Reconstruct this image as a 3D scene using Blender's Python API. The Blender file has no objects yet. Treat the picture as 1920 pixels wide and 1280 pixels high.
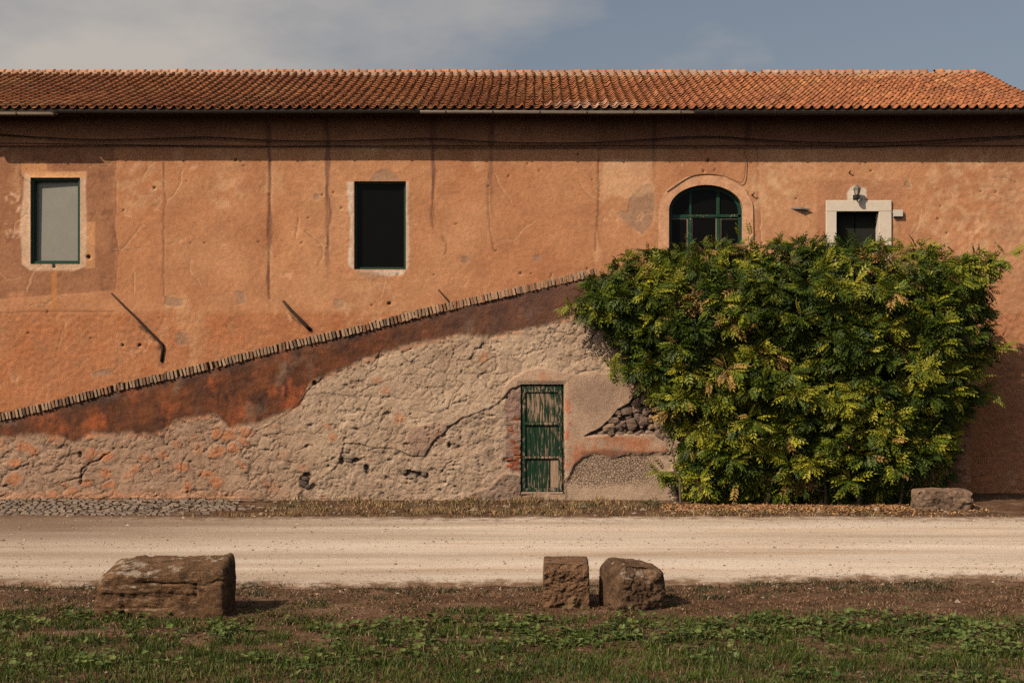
import bpy, math, random
import numpy as np
from mathutils import Vector, Matrix

# ------------------------------------------------------------------ camera, sky, sun, exposure
scene = bpy.context.scene
H, D, F, CX = 2.96, 28.0, 2660.0, 1015.0      # eye height, distance to the facade, focal length in photo pixels, principal column
cam_d = bpy.data.cameras.new('camera')
cam = bpy.data.objects.new('camera', cam_d)
scene.collection.objects.link(cam)
cam.location = (0, -D, H)
cam.rotation_euler = (math.radians(90), 0, 0)
cam_d.sensor_width = 36
cam_d.lens = F / 1920 * 36
cam_d.shift_x = (960 - CX) / 1920
cam_d.clip_end = 3000
scene.camera = cam

SUN = Vector((-1.06, -1.0, 1.20)).normalized()           # towards the sun
sun_d = bpy.data.lights.new('sun', 'SUN')
sun_d.energy = 4.7
sun_d.angle = math.radians(0.5)
sun_d.color = (1.0, 0.87, 0.70)
sun = bpy.data.objects.new('sun', sun_d)
scene.collection.objects.link(sun)
sun.rotation_euler = (-SUN).to_track_quat('-Z', 'Y').to_euler()

world = bpy.data.worlds.new('World')
scene.world = world
world.use_nodes = True
wn, wl = world.node_tree.nodes, world.node_tree.links
wn.clear()
w_out = wn.new('ShaderNodeOutputWorld')
w_bg = wn.new('ShaderNodeBackground')
w_bg.inputs['Strength'].default_value = 0.081
w_sky = wn.new('ShaderNodeTexSky')
w_sky.sky_type = 'NISHITA'
w_sky.sun_disc = False
w_sky.sun_elevation = math.asin(SUN.z)
w_sky.sun_rotation = math.atan2(SUN.x, SUN.y)
w_sky.air_density, w_sky.dust_density, w_sky.ozone_density = 1.0, 3.0, 1.5
w_tc = wn.new('ShaderNodeTexCoord')
w_map = wn.new('ShaderNodeMapping')
w_map.inputs['Location'].default_value = (0.1, 0.3, 0.6)
w_map.inputs['Scale'].default_value = (1.0, 1.0, 2.2)
w_no = wn.new('ShaderNodeTexNoise')
w_no.inputs['Scale'].default_value = 2.6
w_no.inputs['Detail'].default_value = 9
w_no.inputs['Roughness'].default_value = 0.55
w_ra = wn.new('ShaderNodeValToRGB')
w_ra.color_ramp.elements[0].position = 0.45
w_ra.color_ramp.elements[1].position = 0.68
w_hsv = wn.new('ShaderNodeHueSaturation')
w_hsv.inputs['Saturation'].default_value = 0.66
w_hsv.inputs['Value'].default_value = 1.0
w_mix = wn.new('ShaderNodeMix')
w_mix.data_type = 'RGBA'
w_mix.inputs['B'].default_value = (6.9, 6.35, 5.8, 1)
wl.new(w_tc.outputs['Generated'], w_map.inputs['Vector'])
wl.new(w_map.outputs['Vector'], w_no.inputs['Vector'])
wl.new(w_no.outputs['Fac'], w_ra.inputs['Fac'])
wl.new(w_sky.outputs['Color'], w_hsv.inputs['Color'])
wl.new(w_hsv.outputs['Color'], w_mix.inputs['A'])
wl.new(w_ra.outputs['Color'], w_mix.inputs['Factor'])
wl.new(w_mix.outputs['Result'], w_bg.inputs['Color'])
wl.new(w_bg.outputs['Background'], w_out.inputs['Surface'])

scene.view_settings.view_transform = 'Standard'
scene.view_settings.look = 'None'
scene.view_settings.exposure = -0.18
scene.view_settings.gamma = 1.0
scene.view_settings.use_curve_mapping = False
scene.render.engine = 'CYCLES'
scene.cycles.max_bounces = 5
scene.cycles.diffuse_bounces = 0
scene.cycles.use_denoising = False

rng = np.random.default_rng(7)
random.seed(7)
COL = scene.collection

# ------------------------------------------------------------------ helpers
def P(px, py, Y):
    """world X, Z of photo column/row on the vertical plane Y"""
    d = D + Y
    return (px - CX) * d / F, H - (py - 640) * d / F

def gy(py):
    """world Y of the ground at a photo row"""
    return F * H / (py - 640) - D

def lin(c):
    c = np.asarray(c, float) / 255.0
    return np.where(c <= 0.04045, c / 12.92, ((c + 0.055) / 1.055) ** 2.4)

KW = np.array((0.80, 0.72, 0.60))
def alb(r, g, b, k=KW):
    return np.clip(lin((r, g, b)) / k, 0.004, 0.8)

_pt = np.random.default_rng(3).permutation(256)
_pt = np.concatenate([_pt, _pt, _pt])
_ga = np.random.default_rng(4).random(256) * 2 * np.pi
_gx, _gy = np.cos(_ga), np.sin(_ga)
_rv = np.random.default_rng(5).random(256)

def perlin(x, y, seed=0):
    x = np.asarray(x, float) + seed * 17.31
    y = np.asarray(y, float) + seed * 9.77
    xi, yi = np.floor(x).astype(int), np.floor(y).astype(int)
    xf, yf = x - xi, y - yi
    xi &= 255; yi &= 255
    u, v = xf * xf * (3 - 2 * xf), yf * yf * (3 - 2 * yf)
    def g(ix, iy, dx, dy):
        h = _pt[_pt[ix & 255] + (iy & 255)]
        return _gx[h] * dx + _gy[h] * dy
    a = g(xi, yi, xf, yf); b = g(xi + 1, yi, xf - 1, yf)
    c = g(xi, yi + 1, xf, yf - 1); d = g(xi + 1, yi + 1, xf - 1, yf - 1)
    return (a * (1 - u) + b * u) * (1 - v) + (c * (1 - u) + d * u) * v

def fbm(x, y, oct=4, seed=0, gain=0.5):
    s, a, t = 0, 1.0, 0
    for o in range(oct):
        s = s + a * perlin(x * 2 ** o, y * 2 ** o, seed + o * 3.1)
        t += a; a *= gain
    return s / t * 1.6

def worley(x, y, seed=0):
    """F1, F2, random number of the nearest cell"""
    x = np.asarray(x, float); y = np.asarray(y, float)
    xi, yi = np.floor(x).astype(int), np.floor(y).astype(int)
    f1 = np.full(x.shape, 9.0); f2 = f1.copy(); idr = np.zeros(x.shape)
    for dx in (-1, 0, 1):
        for dy in (-1, 0, 1):
            cx, cy = xi + dx, yi + dy
            h = _pt[_pt[(cx + seed * 37) & 255] + (cy & 255)]
            h2 = _pt[h + 91]
            d = np.hypot(cx + _rv[h] - x, cy + _rv[h2] - y)
            near = d < f1
            f2 = np.where(near, f1, np.minimum(f2, d))
            idr = np.where(near, _rv[_pt[h + 53]], idr)
            f1 = np.where(near, d, f1)
    return f1, f2, idr

def vnoise3(p, seed=0):
    p = np.asarray(p, float) + seed * 11.3
    i = np.floor(p).astype(int); f = p - i
    f = f * f * (3 - 2 * f)
    r = 0
    for a in (0, 1):
        for b in (0, 1):
            for c in (0, 1):
                h = _pt[_pt[_pt[(i[:, 0] + a) & 255] + ((i[:, 1] + b) & 255)] + ((i[:, 2] + c) & 255)]
                w = (f[:, 0] if a else 1 - f[:, 0]) * (f[:, 1] if b else 1 - f[:, 1]) * (f[:, 2] if c else 1 - f[:, 2])
                r = r + w * (_rv[h] * 2 - 1)
    return r

def fbm3(p, oct=4, seed=0, gain=0.5):
    s, a, t = 0, 1.0, 0
    for o in range(oct):
        s = s + a * vnoise3(p * 2 ** o, seed + o)
        t += a; a *= gain
    return s / t

def sstep(a, b, x):
    t = np.clip((x - a) / (b - a), 0, 1)
    return t * t * (3 - 2 * t)

def dist_line(U, V, pts):
    """distance to a polyline and the position along it (0..1)"""
    best = np.full(U.shape, 1e9)
    for (x0, y0), (x1, y1) in zip(pts[:-1], pts[1:]):
        dx, dy = x1 - x0, y1 - y0
        t = np.clip(((U - x0) * dx + (V - y0) * dy) / (dx * dx + dy * dy + 1e-9), 0, 1)
        best = np.minimum(best, np.hypot(U - x0 - t * dx, V - y0 - t * dy))
    return best

def sd_poly(U, V, pts):
    """signed distance to a polygon, negative inside"""
    d = dist_line(U, V, list(pts) + [pts[0]])
    ins = np.zeros(U.shape, bool)
    n = len(pts)
    for i in range(n):
        x0, y0 = pts[i]; x1, y1 = pts[(i + 1) % n]
        if y0 == y1:
            continue
        c = ((y0 > V) != (y1 > V)) & (U < (x1 - x0) * (V - y0) / (y1 - y0) + x0)
        ins ^= c
    return np.where(ins, -d, d)

def mesh_np(name, verts, faces, smooth=True):
    """mesh from arrays; faces is an (n,3) or (n,4) array or a list of such arrays"""
    me = bpy.data.meshes.new(name)
    verts = np.asarray(verts, np.float32)
    fl = faces if isinstance(faces, list) else [faces]
    fl = [np.asarray(f, np.int32) for f in fl if len(f)]
    loops = np.concatenate([f.ravel() for f in fl])
    tot = np.concatenate([np.full(len(f), f.shape[1], np.int32) for f in fl])
    start = np.concatenate([[0], np.cumsum(tot)[:-1]]).astype(np.int32)
    me.vertices.add(len(verts)); me.vertices.foreach_set('co', verts.ravel())
    me.loops.add(len(loops)); me.loops.foreach_set('vertex_index', loops)
    me.polygons.add(len(tot))
    me.polygons.foreach_set('loop_start', start)
    me.polygons.foreach_set('loop_total', tot)
    me.polygons.foreach_set('use_smooth', np.full(len(tot), smooth, bool))
    me.update(calc_edges=True)
    return me

def set_col(me, name, rgb):
    a = me.attributes.new(name, 'FLOAT_COLOR', 'POINT')
    c = np.ones((len(me.vertices), 4), np.float32)
    c[:, :3] = rgb
    a.data.foreach_set('color', c.ravel())

def set_val(me, name, v):
    a = me.attributes.new(name, 'FLOAT', 'POINT')
    a.data.foreach_set('value', np.asarray(v, np.float32).ravel())

def obj(name, me, mat, parent=None, loc=(0, 0, 0), rot=(0, 0, 0)):
    o = bpy.data.objects.new(name, me)
    COL.objects.link(o)
    if mat is not None and me is not None and not me.materials:
        me.materials.append(mat)
    o.parent = parent
    o.location = loc
    o.rotation_euler = rot
    return o

def tag(o, label=None, cat=None, group=None, kind=None):
    if label: o['label'] = label
    if cat: o['category'] = cat
    if group: o['group'] = group
    if kind: o['kind'] = kind
    return o

def empty(name, loc=(0, 0, 0)):
    o = bpy.data.objects.new(name, None)
    COL.objects.link(o); o.location = loc
    o.empty_display_size = 0.2
    return o

class MB:
    """collects simple shapes into one mesh"""
    def __init__(s): s.v, s.f3, s.f4, s.n = [], [], [], 0
    def add(s, v, f):
        v = np.asarray(v, float); f = np.asarray(f, int)
        if len(f):
            (s.f3 if f.shape[1] == 3 else s.f4).append(f + s.n)
        s.v.append(v); s.n += len(v)
        return s
    def box(s, x0, x1, y0, y1, z0, z1):
        v = [(x, y, z) for x in (x0, x1) for y in (y0, y1) for z in (z0, z1)]
        f = [(0, 1, 3, 2), (4, 6, 7, 5), (0, 4, 5, 1), (2, 3, 7, 6), (0, 2, 6, 4), (1, 5, 7, 3)]
        return s.add(v, f)
    def bevbox(s, x0, x1, y0, y1, z0, z1, b=0.006):
        """box with a bevelled front (towards -Y)"""
        v = [(x0, y1, z0), (x1, y1, z0), (x1, y1, z1), (x0, y1, z1),
             (x0, y0 + b, z0), (x1, y0 + b, z0), (x1, y0 + b, z1), (x0, y0 + b, z1),
             (x0 + b, y0, z0 + b), (x1 - b, y0, z0 + b), (x1 - b, y0, z1 - b), (x0 + b, y0, z1 - b)]
        f = [(8, 9, 10, 11), (4, 5, 9, 8), (5, 6, 10, 9), (6, 7, 11, 10), (7, 4, 8, 11),
             (0, 1, 5, 4), (1, 2, 6, 5), (2, 3, 7, 6), (3, 0, 4, 7), (3, 2, 1, 0)]
        return s.add(v, f)
    def tube(s, pts, rad, seg=8, cap=True):
        pts = np.asarray(pts, float); n = len(pts)
        rad = np.broadcast_to(np.asarray(rad, float), (n,))
        t = np.gradient(pts, axis=0); t /= np.linalg.norm(t, axis=1)[:, None] + 1e-12
        ref = np.array((0.03, 1.0, 0.05)) if abs(t[:, 1]).mean() < 0.8 else np.array((1.0, 0.02, 0.05))
        a = np.cross(t, ref); a /= np.linalg.norm(a, axis=1)[:, None] + 1e-12
        b = np.cross(t, a)
        ang = np.arange(seg) * 2 * np.pi / seg
        v = pts[:, None, :] + rad[:, None, None] * (np.cos(ang)[None, :, None] * a[:, None, :] + np.sin(ang)[None, :, None] * b[:, None, :])
        i = np.arange(n - 1)[:, None] * seg; j = np.arange(seg)[None, :]; j2 = (j + 1) % seg
        f = np.stack([i + j, i + j2, i + seg + j2, i + seg + j], -1).reshape(-1, 4)
        s.add(v.reshape(-1, 3), f)
        if cap:
            for base, ring, rev in ((pts[0], 0, True), (pts[-1], (n - 1) * seg, False)):
                k = s.n
                s.v.append(base[None]); s.n += 1
                off = k - n * seg - (0 if ring == 0 else 1)
                idx = off + ring + np.arange(seg)
                nx = np.roll(idx, -1)
                tri = np.stack([idx, nx, np.full(seg, k)], -1)
                s.f3.append(tri[:, ::-1] if rev else tri)
        return s
    def prism(s, poly, y0, y1):
        """polygon in X,Z (counter-clockwise seen from -Y) extruded from y0 to y1; convex"""
        n = len(poly)
        v = [(x, y0, z) for x, z in poly] + [(x, y1, z) for x, z in poly]
        k = s.n
        s.v.append(np.asarray(v, float)); s.n += 2 * n
        i = np.arange(n); j = (i + 1) % n
        s.f4.append(np.stack([i, j, j + n, i + n], -1)[:, ::-1] + k)
        tri = np.array([(0, a, a + 1) for a in range(1, n - 1)])
        s.f3.append(tri + k); s.f3.append(tri[:, ::-1] + n + k)
        return s
    def mesh(s, name, smooth=False):
        fs = []
        if s.f3: fs.append(np.concatenate(s.f3))
        if s.f4: fs.append(np.concatenate(s.f4))
        return mesh_np(name, np.concatenate(s.v), fs, smooth)
    def build(s, name, mat, parent=None, smooth=False):
        return obj(name, s.mesh(name, smooth), mat, parent)

# ------------------------------------------------------------------ materials
class NT:
    def __init__(s, name):
        s.m = bpy.data.materials.new(name); s.m.use_nodes = True
        s.t = s.m.node_tree; s.t.nodes.clear()
        s.out = s.n('ShaderNodeOutputMaterial')
        s.tc = s.n('ShaderNodeNewGeometry').outputs['Position']
    def n(s, kind, **kw):
        nd = s.t.nodes.new(kind)
        for k, v in kw.items(): setattr(nd, k, v)
        return nd
    def l(s, a, b): s.t.links.new(a, b)
    def set(s, sock, v):
        if isinstance(v, bpy.types.NodeSocket): s.l(v, sock)
        elif isinstance(v, (tuple, list, np.ndarray)) and len(v) == 3 and sock.type == 'RGBA': sock.default_value = (*[float(q) for q in v], 1)
        else: sock.default_value = v
    def coords(s, scale=(1, 1, 1), loc=(0, 0, 0), vec=None):
        mp = s.n('ShaderNodeMapping'); s.l(vec or s.tc, mp.inputs['Vector'])
        mp.inputs['Scale'].default_value = scale; mp.inputs['Location'].default_value = loc
        return mp.outputs['Vector']
    def noise(s, scale, detail=4, rough=0.55, vec=None, dist=0.0):
        nd = s.n('ShaderNodeTexNoise'); s.l(vec or s.tc, nd.inputs['Vector'])
        nd.inputs['Scale'].default_value = scale; nd.inputs['Detail'].default_value = detail
        nd.inputs['Roughness'].default_value = rough; nd.inputs['Distortion'].default_value = dist
        return nd.outputs['Fac']
    def voro(s, scale, feature='F1', vec=None, out='Distance'):
        nd = s.n('ShaderNodeTexVoronoi', feature=feature); s.l(vec or s.tc, nd.inputs['Vector'])
        nd.inputs['Scale'].default_value = scale
        return nd.outputs[out]
    def ramp(s, fac, stops):
        nd = s.n('ShaderNodeValToRGB'); s.l(fac, nd.inputs['Fac'])
        e = nd.color_ramp.elements
        while len(e) < len(stops): e.new(0.5)
        for el, (p, c) in zip(e, stops):
            el.position = p
            el.color = (*c, 1) if isinstance(c, (tuple, list, np.ndarray)) else (c, c, c, 1)
        return nd.outputs['Color']
    def map(s, v, a, b, c, d):
        nd = s.n('ShaderNodeMapRange'); s.l(v, nd.inputs['Value'])
        for k, q in zip(('From Min', 'From Max', 'To Min', 'To Max'), (a, b, c, d)): nd.inputs[k].default_value = q
        return nd.outputs['Result']
    def math(s, op, a, b=0.0):
        nd = s.n('ShaderNodeMath', operation=op); s.set(nd.inputs[0], a); s.set(nd.inputs[1], b)
        return nd.outputs[0]
    def mix(s, fac, a, b, mode='MIX'):
        nd = s.n('ShaderNodeMix', data_type='RGBA', blend_type=mode)
        s.set(nd.inputs['Factor'], fac); s.set(nd.inputs['A'], a); s.set(nd.inputs['B'], b)
        return nd.outputs['Result']
    def scale(s, col, v):
        nd = s.n('ShaderNodeVectorMath', operation='SCALE'); s.set(nd.inputs[0], col); s.set(nd.inputs['Scale'], v)
        return nd.outputs[0]
    def attr(s, name, out='Color'):
        nd = s.n('ShaderNodeAttribute'); nd.attribute_name = name
        return nd.outputs[out]
    def objcol(s): return s.n('ShaderNodeObjectInfo').outputs['Color']
    def objrnd(s): return s.n('ShaderNodeObjectInfo').outputs['Random']
    def bump(s, h, strength=0.5, dist=0.01, normal=None):
        nd = s.n('ShaderNodeBump'); s.l(h, nd.inputs['Height'])
        s.set(nd.inputs['Strength'], strength); nd.inputs['Distance'].default_value = dist
        if normal: s.l(normal, nd.inputs['Normal'])
        return nd.outputs['Normal']
    def pbr(s, col, rough=0.9, normal=None, spec=0.25, metal=0.0, coat=0.0):
        b = s.n('ShaderNodeBsdfPrincipled')
        s.set(b.inputs['Base Color'], col); s.set(b.inputs['Roughness'], rough)
        b.inputs['Specular IOR Level'].default_value = spec
        b.inputs['Metallic'].default_value = metal
        b.inputs['Coat Weight'].default_value = coat
        if normal: s.l(normal, b.inputs['Normal'])
        s.l(b.outputs[0], s.out.inputs['Surface'])
        return s.m

def mat_plaster(name='plaster', crack=False):
    t = NT(name)
    c = t.attr('col')
    r = t.attr('rough', 'Fac')
    n1 = t.noise(1.7, 6, 0.6); n2 = t.noise(14, 5, 0.65); n3 = t.noise(75, 3, 0.7)
    k = t.math('MULTIPLY', t.map(n1, 0.25, 0.75, 0.84, 1.16), t.map(n2, 0.25, 0.75, 0.82, 1.18))
    k = t.math('MULTIPLY', k, t.map(n3, 0.2, 0.8, 0.78, 1.22))
    specks = t.map(t.noise(38, 2, 0.5), 0.69, 0.74, 1.0, 0.55)
    k = t.math('MULTIPLY', k, specks)
    col = t.scale(c, k)
    h = t.math('ADD', t.math('MULTIPLY', t.noise(45, 5, 0.7), 1.0), t.math('MULTIPLY', t.noise(150, 3, 0.6), 0.4))
    nrm = t.bump(h, t.math('MULTIPLY', t.math('ADD', r, 0.35), 1.0), 0.016)
    if crack:
        e = t.voro(19, 'DISTANCE_TO_EDGE', t.coords((1, 1, 1.3)))
        ck = t.attr('crackle', 'Fac')
        nrm = t.bump(t.map(e, 0.0, 0.14, 0.0, 1.0), ck, 0.03, nrm)
        f = t.math('MULTIPLY', t.map(e, 0.0, 0.05, 0.45, 0.0), ck)
        col = t.mix(f, col, (0.05, 0.03, 0.02))
    return t.pbr(col, 0.92, nrm, 0.15)

def mat_plain(name, c, rough=0.8, var=0.15, sc=20, bump=0.3, spec=0.25, metal=0.0, dist=0.005, rnd=0.0):
    t = NT(name)
    k = t.math('MULTIPLY', t.map(t.noise(sc, 5, 0.6), 0.25, 0.75, 1 - var, 1 + var), t.map(t.noise(sc * 5, 3), 0.25, 0.75, 1 - var * 0.6, 1 + var * 0.6))
    if rnd: k = t.math('MULTIPLY', k, t.map(t.objrnd(), 0, 1, 1 - rnd, 1 + rnd))
    col = t.scale(t.mix(0.0, c, c), k)
    return t.pbr(col, rough, t.bump(t.noise(sc * 3, 4), bump, dist), spec, metal)

def mat_tinted(name, src, rough=0.85, var=0.2, sc=30, bump=0.4, lichen=False):
    t = NT(name)
    c = t.objcol() if src == 'object' else t.attr('col')
    k = t.math('MULTIPLY', t.map(t.noise(sc, 5, 0.65), 0.25, 0.75, 1 - var, 1 + var), t.map(t.noise(sc * 5, 3), 0.25, 0.75, 1 - var * 0.7, 1 + var * 0.7))
    col = t.scale(c, k)
    if lichen:
        col = t.mix(t.map(t.noise(9, 6, 0.7), 0.56, 0.66, 0.0, 0.55), col, (0.10, 0.055, 0.03))
        col = t.mix(t.map(t.noise(23, 5, 0.7, t.coords((1, 1, 1), (4, 7, 1))), 0.62, 0.68, 0.0, 0.5), col, (0.34, 0.24, 0.15))
    return t.pbr(col, rough, t.bump(t.noise(sc * 3, 4, 0.7), bump, 0.01), 0.2)

def mat_leaf(name, src):
    t = NT(name)
    c = t.objcol() if src == 'object' else t.attr('col')
    col = t.scale(c, t.map(t.noise(9, 3), 0.3, 0.7, 0.8, 1.2))
    b = t.n('ShaderNodeBsdfPrincipled')
    t.set(b.inputs['Base Color'], col); b.inputs['Roughness'].default_value = 0.5
    b.inputs['Specular IOR Level'].default_value = 0.25
    tr = t.n('ShaderNodeBsdfTranslucent'); t.set(tr.inputs['Color'], t.scale(col, 1.1))
    mx = t.n('ShaderNodeMixShader'); mx.inputs[0].default_value = 0.14
    t.l(b.outputs[0], mx.inputs[1]); t.l(tr.outputs[0], mx.inputs[2]); t.l(mx.outputs[0], t.out.inputs['Surface'])
    return t.m

def mat_peel(name, paint, wood, lo, hi, grain_z=0.12):
    """weathered paint peeling off wood along the grain"""
    t = NT(name)
    g = t.coords((1, 1, grain_z))
    n = t.noise(34, 6, 0.65, g); m = t.noise(2.2, 3)
    f = t.map(t.math('ADD', n, t.math('MULTIPLY', m, 0.35)), lo, hi, 0, 1)
    pc = t.scale(t.mix(0.0, paint, paint), t.map(t.noise(30, 5, 0.7, g), 0.25, 0.75, 0.55, 1.35))
    wc = t.scale(t.mix(0.0, wood, wood), t.map(t.noise(70, 5, 0.7, t.coords((1, 1, 0.06))), 0.25, 0.75, 0.6, 1.3))
    nb = t.bump(t.math('SUBTRACT', t.noise(90, 4, 0.6, t.coords((1, 1, 0.05))), t.math('MULTIPLY', f, 0.8)), 0.5, 0.006)
    return t.pbr(t.mix(f, pc, wc), 0.75, nb, 0.25)

def mat_ground(name, stops, sc=1.2):
    t = NT(name)
    col = t.ramp(t.noise(sc, 7, 0.65), stops)
    k = t.math('MULTIPLY', t.map(t.noise(30, 5, 0.75), 0.25, 0.75, 0.5, 1.5), t.map(t.noise(160, 2, 0.6), 0.25, 0.75, 0.7, 1.3))
    k = t.math('MULTIPLY', k, t.map(t.noise(5, 4, 0.7), 0.3, 0.7, 0.65, 1.3))
    h = t.math('ADD', t.noise(30, 6, 0.7), t.math('MULTIPLY', t.noise(110, 3), 0.5))
    return t.pbr(t.scale(col, k), 0.95, t.bump(h, 1.0, 0.035), 0.1)

M = {}
M['plaster'] = mat_plaster('plaster')
M['rubble'] = mat_plaster('rubble_plaster', True)
M['pale_stucco'] = mat_plain('pale_stucco', alb(196, 172, 142), 0.9, 0.08, 12, 0.3, 0.15)
M['arch_plaster'] = mat_plain('arch_plaster', alb(186, 132, 92), 0.9, 0.30, 5, 0.5, 0.15)
M['reveal'] = mat_plain('reveal_plaster', alb(186, 145, 108), 0.9, 0.12, 10, 0.4, 0.15)
M['tile_one'] = mat_tinted('tile_single', 'object', 0.8, 0.22, 25, 0.4)
M['tile_all'] = mat_tinted('tile_joined', 'mesh', 0.8, 0.22, 25, 0.4)
M['brick'] = mat_tinted('brick', 'object', 0.9, 0.25, 35, 0.7)
M['stone'] = mat_tinted('rubble_stone', 'object', 0.92, 0.25, 30, 0.8)
t = NT('tuff_block')
tcol = t.scale(t.attr('col'), t.math('MULTIPLY', t.map(t.noise(16, 6, 0.7), 0.25, 0.75, 0.55, 1.45), t.map(t.noise(90, 3, 0.7), 0.25, 0.75, 0.65, 1.35)))
pit = t.voro(34, 'F1', t.coords((1, 1, 1.5)))
pitm = t.math('MULTIPLY', t.map(pit, 0.05, 0.28, 1.0, 0.0), t.map(t.noise(5, 3), 0.42, 0.6, 0.0, 1.0))
tcol = t.mix(t.math('MULTIPLY', pitm, 0.6), tcol, (0.03, 0.02, 0.014))
tcol = t.mix(t.map(t.noise(23, 5, 0.7, t.coords((1, 1, 1), (4, 7, 1))), 0.62, 0.67, 0.0, 0.45), tcol, (0.34, 0.25, 0.16))
th = t.math('SUBTRACT', t.math('ADD', t.noise(18, 7, 0.72), t.math('MULTIPLY', t.noise(70, 4, 0.7), 0.5)), pitm)
M['tuff'] = t.pbr(tcol, 0.95, t.bump(th, 1.0, 0.035), 0.1)
M['mortar'] = mat_plain('mortar', alb(150, 118, 92), 0.95, 0.25, 25, 0.8, 0.1, dist=0.02)
M['dark_wood'] = mat_plain('dark_wood', (0.035, 0.022, 0.014), 0.85, 0.3, 12, 0.4)
M['gutter_dark'] = mat_plain('gutter_dark', (0.030, 0.024, 0.021), 0.55, 0.2, 8, 0.1, 0.4)
M['gutter_pale'] = mat_plain('gutter_pale', (0.50, 0.37, 0.26), 0.55, 0.15, 5, 0.1, 0.4)
M['iron'] = mat_plain('rusty_iron', (0.045, 0.028, 0.018), 0.8, 0.4, 40, 0.6)
M['cable'] = mat_plain('cable', (0.018, 0.014, 0.012), 0.6, 0.1, 20, 0.1)
M['cable_warm'] = mat_plain('cable_warm', (0.20, 0.11, 0.07), 0.8, 0.2, 20, 0.1)
M['green_frame'] = mat_plain('green_frame', (0.008, 0.046, 0.027), 0.5, 0.25, 30, 0.15, 0.35)
M['green_old'] = mat_peel('green_old_frame', (0.012, 0.050, 0.024), (0.40, 0.30, 0.20), 0.80, 0.86, 1.0)
M['putty'] = mat_plain('putty', (0.36, 0.27, 0.20), 0.9, 0.3, 40, 0.3)
M['glass'] = mat_plain('dark_glass', (0.005, 0.0045, 0.004), 0.12, 0.1, 2, 0.02, 0.10)
M['door_dark'] = mat_plain('door_dark', (0.016, 0.017, 0.011), 0.8, 0.3, 10, 0.3)
M['blind'] = mat_plain('whitewashed_pane', (0.255, 0.24, 0.195), 0.45, 0.07, 2.5, 0.05, 0.35)
M['door_green'] = mat_peel('door_green', (0.008, 0.036, 0.016), (0.32, 0.215, 0.145), 0.70, 0.77, 0.3)
M['plank_peeled'] = mat_peel('plank_peeled', (0.008, 0.036, 0.016), (0.34, 0.225, 0.15), 0.66, 0.74, 0.10)
M['plank_green'] = mat_peel('plank_green', (0.007, 0.034, 0.015), (0.28, 0.19, 0.125), 0.715, 0.79, 0.08)
M['bare_wood'] = mat_peel('bare_wood', (0.39, 0.25, 0.16), (0.14, 0.10, 0.06), 0.82, 0.9, 0.15)
M['leaf_one'] = mat_leaf('leaf_single', 'object')
M['leaf_all'] = mat_leaf('leaf_joined', 'mesh')
M['bark'] = mat_plain('bark', (0.13, 0.085, 0.055), 0.9, 0.35, 30, 0.8, dist=0.02)
M['lamp_black'] = mat_plain('lamp_black', (0.012, 0.012, 0.012), 0.5, 0.2, 40, 0.1, 0.4)
M['lamp_grey'] = mat_plain('lamp_grey', (0.13, 0.115, 0.09), 0.6, 0.2, 40, 0.1, 0.4)
M['lamp_glass'] = mat_plain('lamp_glass', (0.42, 0.33, 0.26), 0.35, 0.1, 40, 0.05, 0.5)
M['white_box'] = mat_plain('white_box', (0.62, 0.53, 0.44), 0.6, 0.05, 20, 0.05)
M['slate'] = mat_plain('slate', (0.19, 0.17, 0.14), 0.7, 0.2, 30, 0.3)
M['soil'] = mat_ground('soil', [(0.30, (0.10, 0.050, 0.028)), (0.5, (0.175, 0.092, 0.052)), (0.72, (0.29, 0.175, 0.105))])
M['cobble'] = mat_tinted('cobble', 'mesh', 0.8, 0.25, 30, 0.5)
M['pebble'] = mat_tinted('pebble', 'mesh', 0.9, 0.15, 40, 0.4)
M['litter'] = mat_tinted('litter', 'mesh', 0.9, 0.2, 40, 0.3)

# ------------------------------------------------------------------ ground and road
def ground_z(X, Y):
    near = sstep(-10.6, -13.5, Y)
    return -0.028 + 0.012 * fbm(X * 0.9, Y * 0.9, 3, 2) + near * (0.02 + 0.035 * fbm(X * 0.5, Y * 0.8, 3, 5))

def grid_faces(nx, ny):
    i = np.arange(nx - 1)[:, None] * ny; j = np.arange(ny - 1)[None, :]
    return np.stack([i + j, i + ny + j, i + ny + j + 1, i + j + 1], -1).reshape(-1, 4)

gx = np.concatenate([[-900, -300, -100, -40, -20, -12], np.arange(-10, 10.01, 0.07), [12, 20, 40, 100, 300, 900]])
gyv = np.concatenate([[-900, -300, -100, -50, -30, -22], np.arange(-17.5, 0.51, 0.07), [10, 40, 100, 300, 900]])
GX, GY = np.meshgrid(gx, gyv, indexing='ij')
GZ = ground_z(GX, GY)
me = mesh_np('ground', np.stack([GX, GY, GZ], -1).reshape(-1, 3), grid_faces(len(gx), len(gyv)))
tag(obj('ground', me, M['soil']), 'brown soil ground running from the wall foot past the road', 'ground', kind='structure')

def road_far(X): return -3.75 - 0.30 * fbm(X * 0.35, 0 * X, 3, 8) - 0.22 * fbm(X * 1.8, 0 * X, 4, 9)
def road_near(X): return -10.78 + 0.30 * sstep(-1.5, 3.5, X) + 0.25 * sstep(2.5, 8, X) + 0.30 * fbm(X * 0.6, 0 * X + 3, 3, 11) + 0.26 * fbm(X * 2.2, 0 * X + 3, 4, 12)

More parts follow.
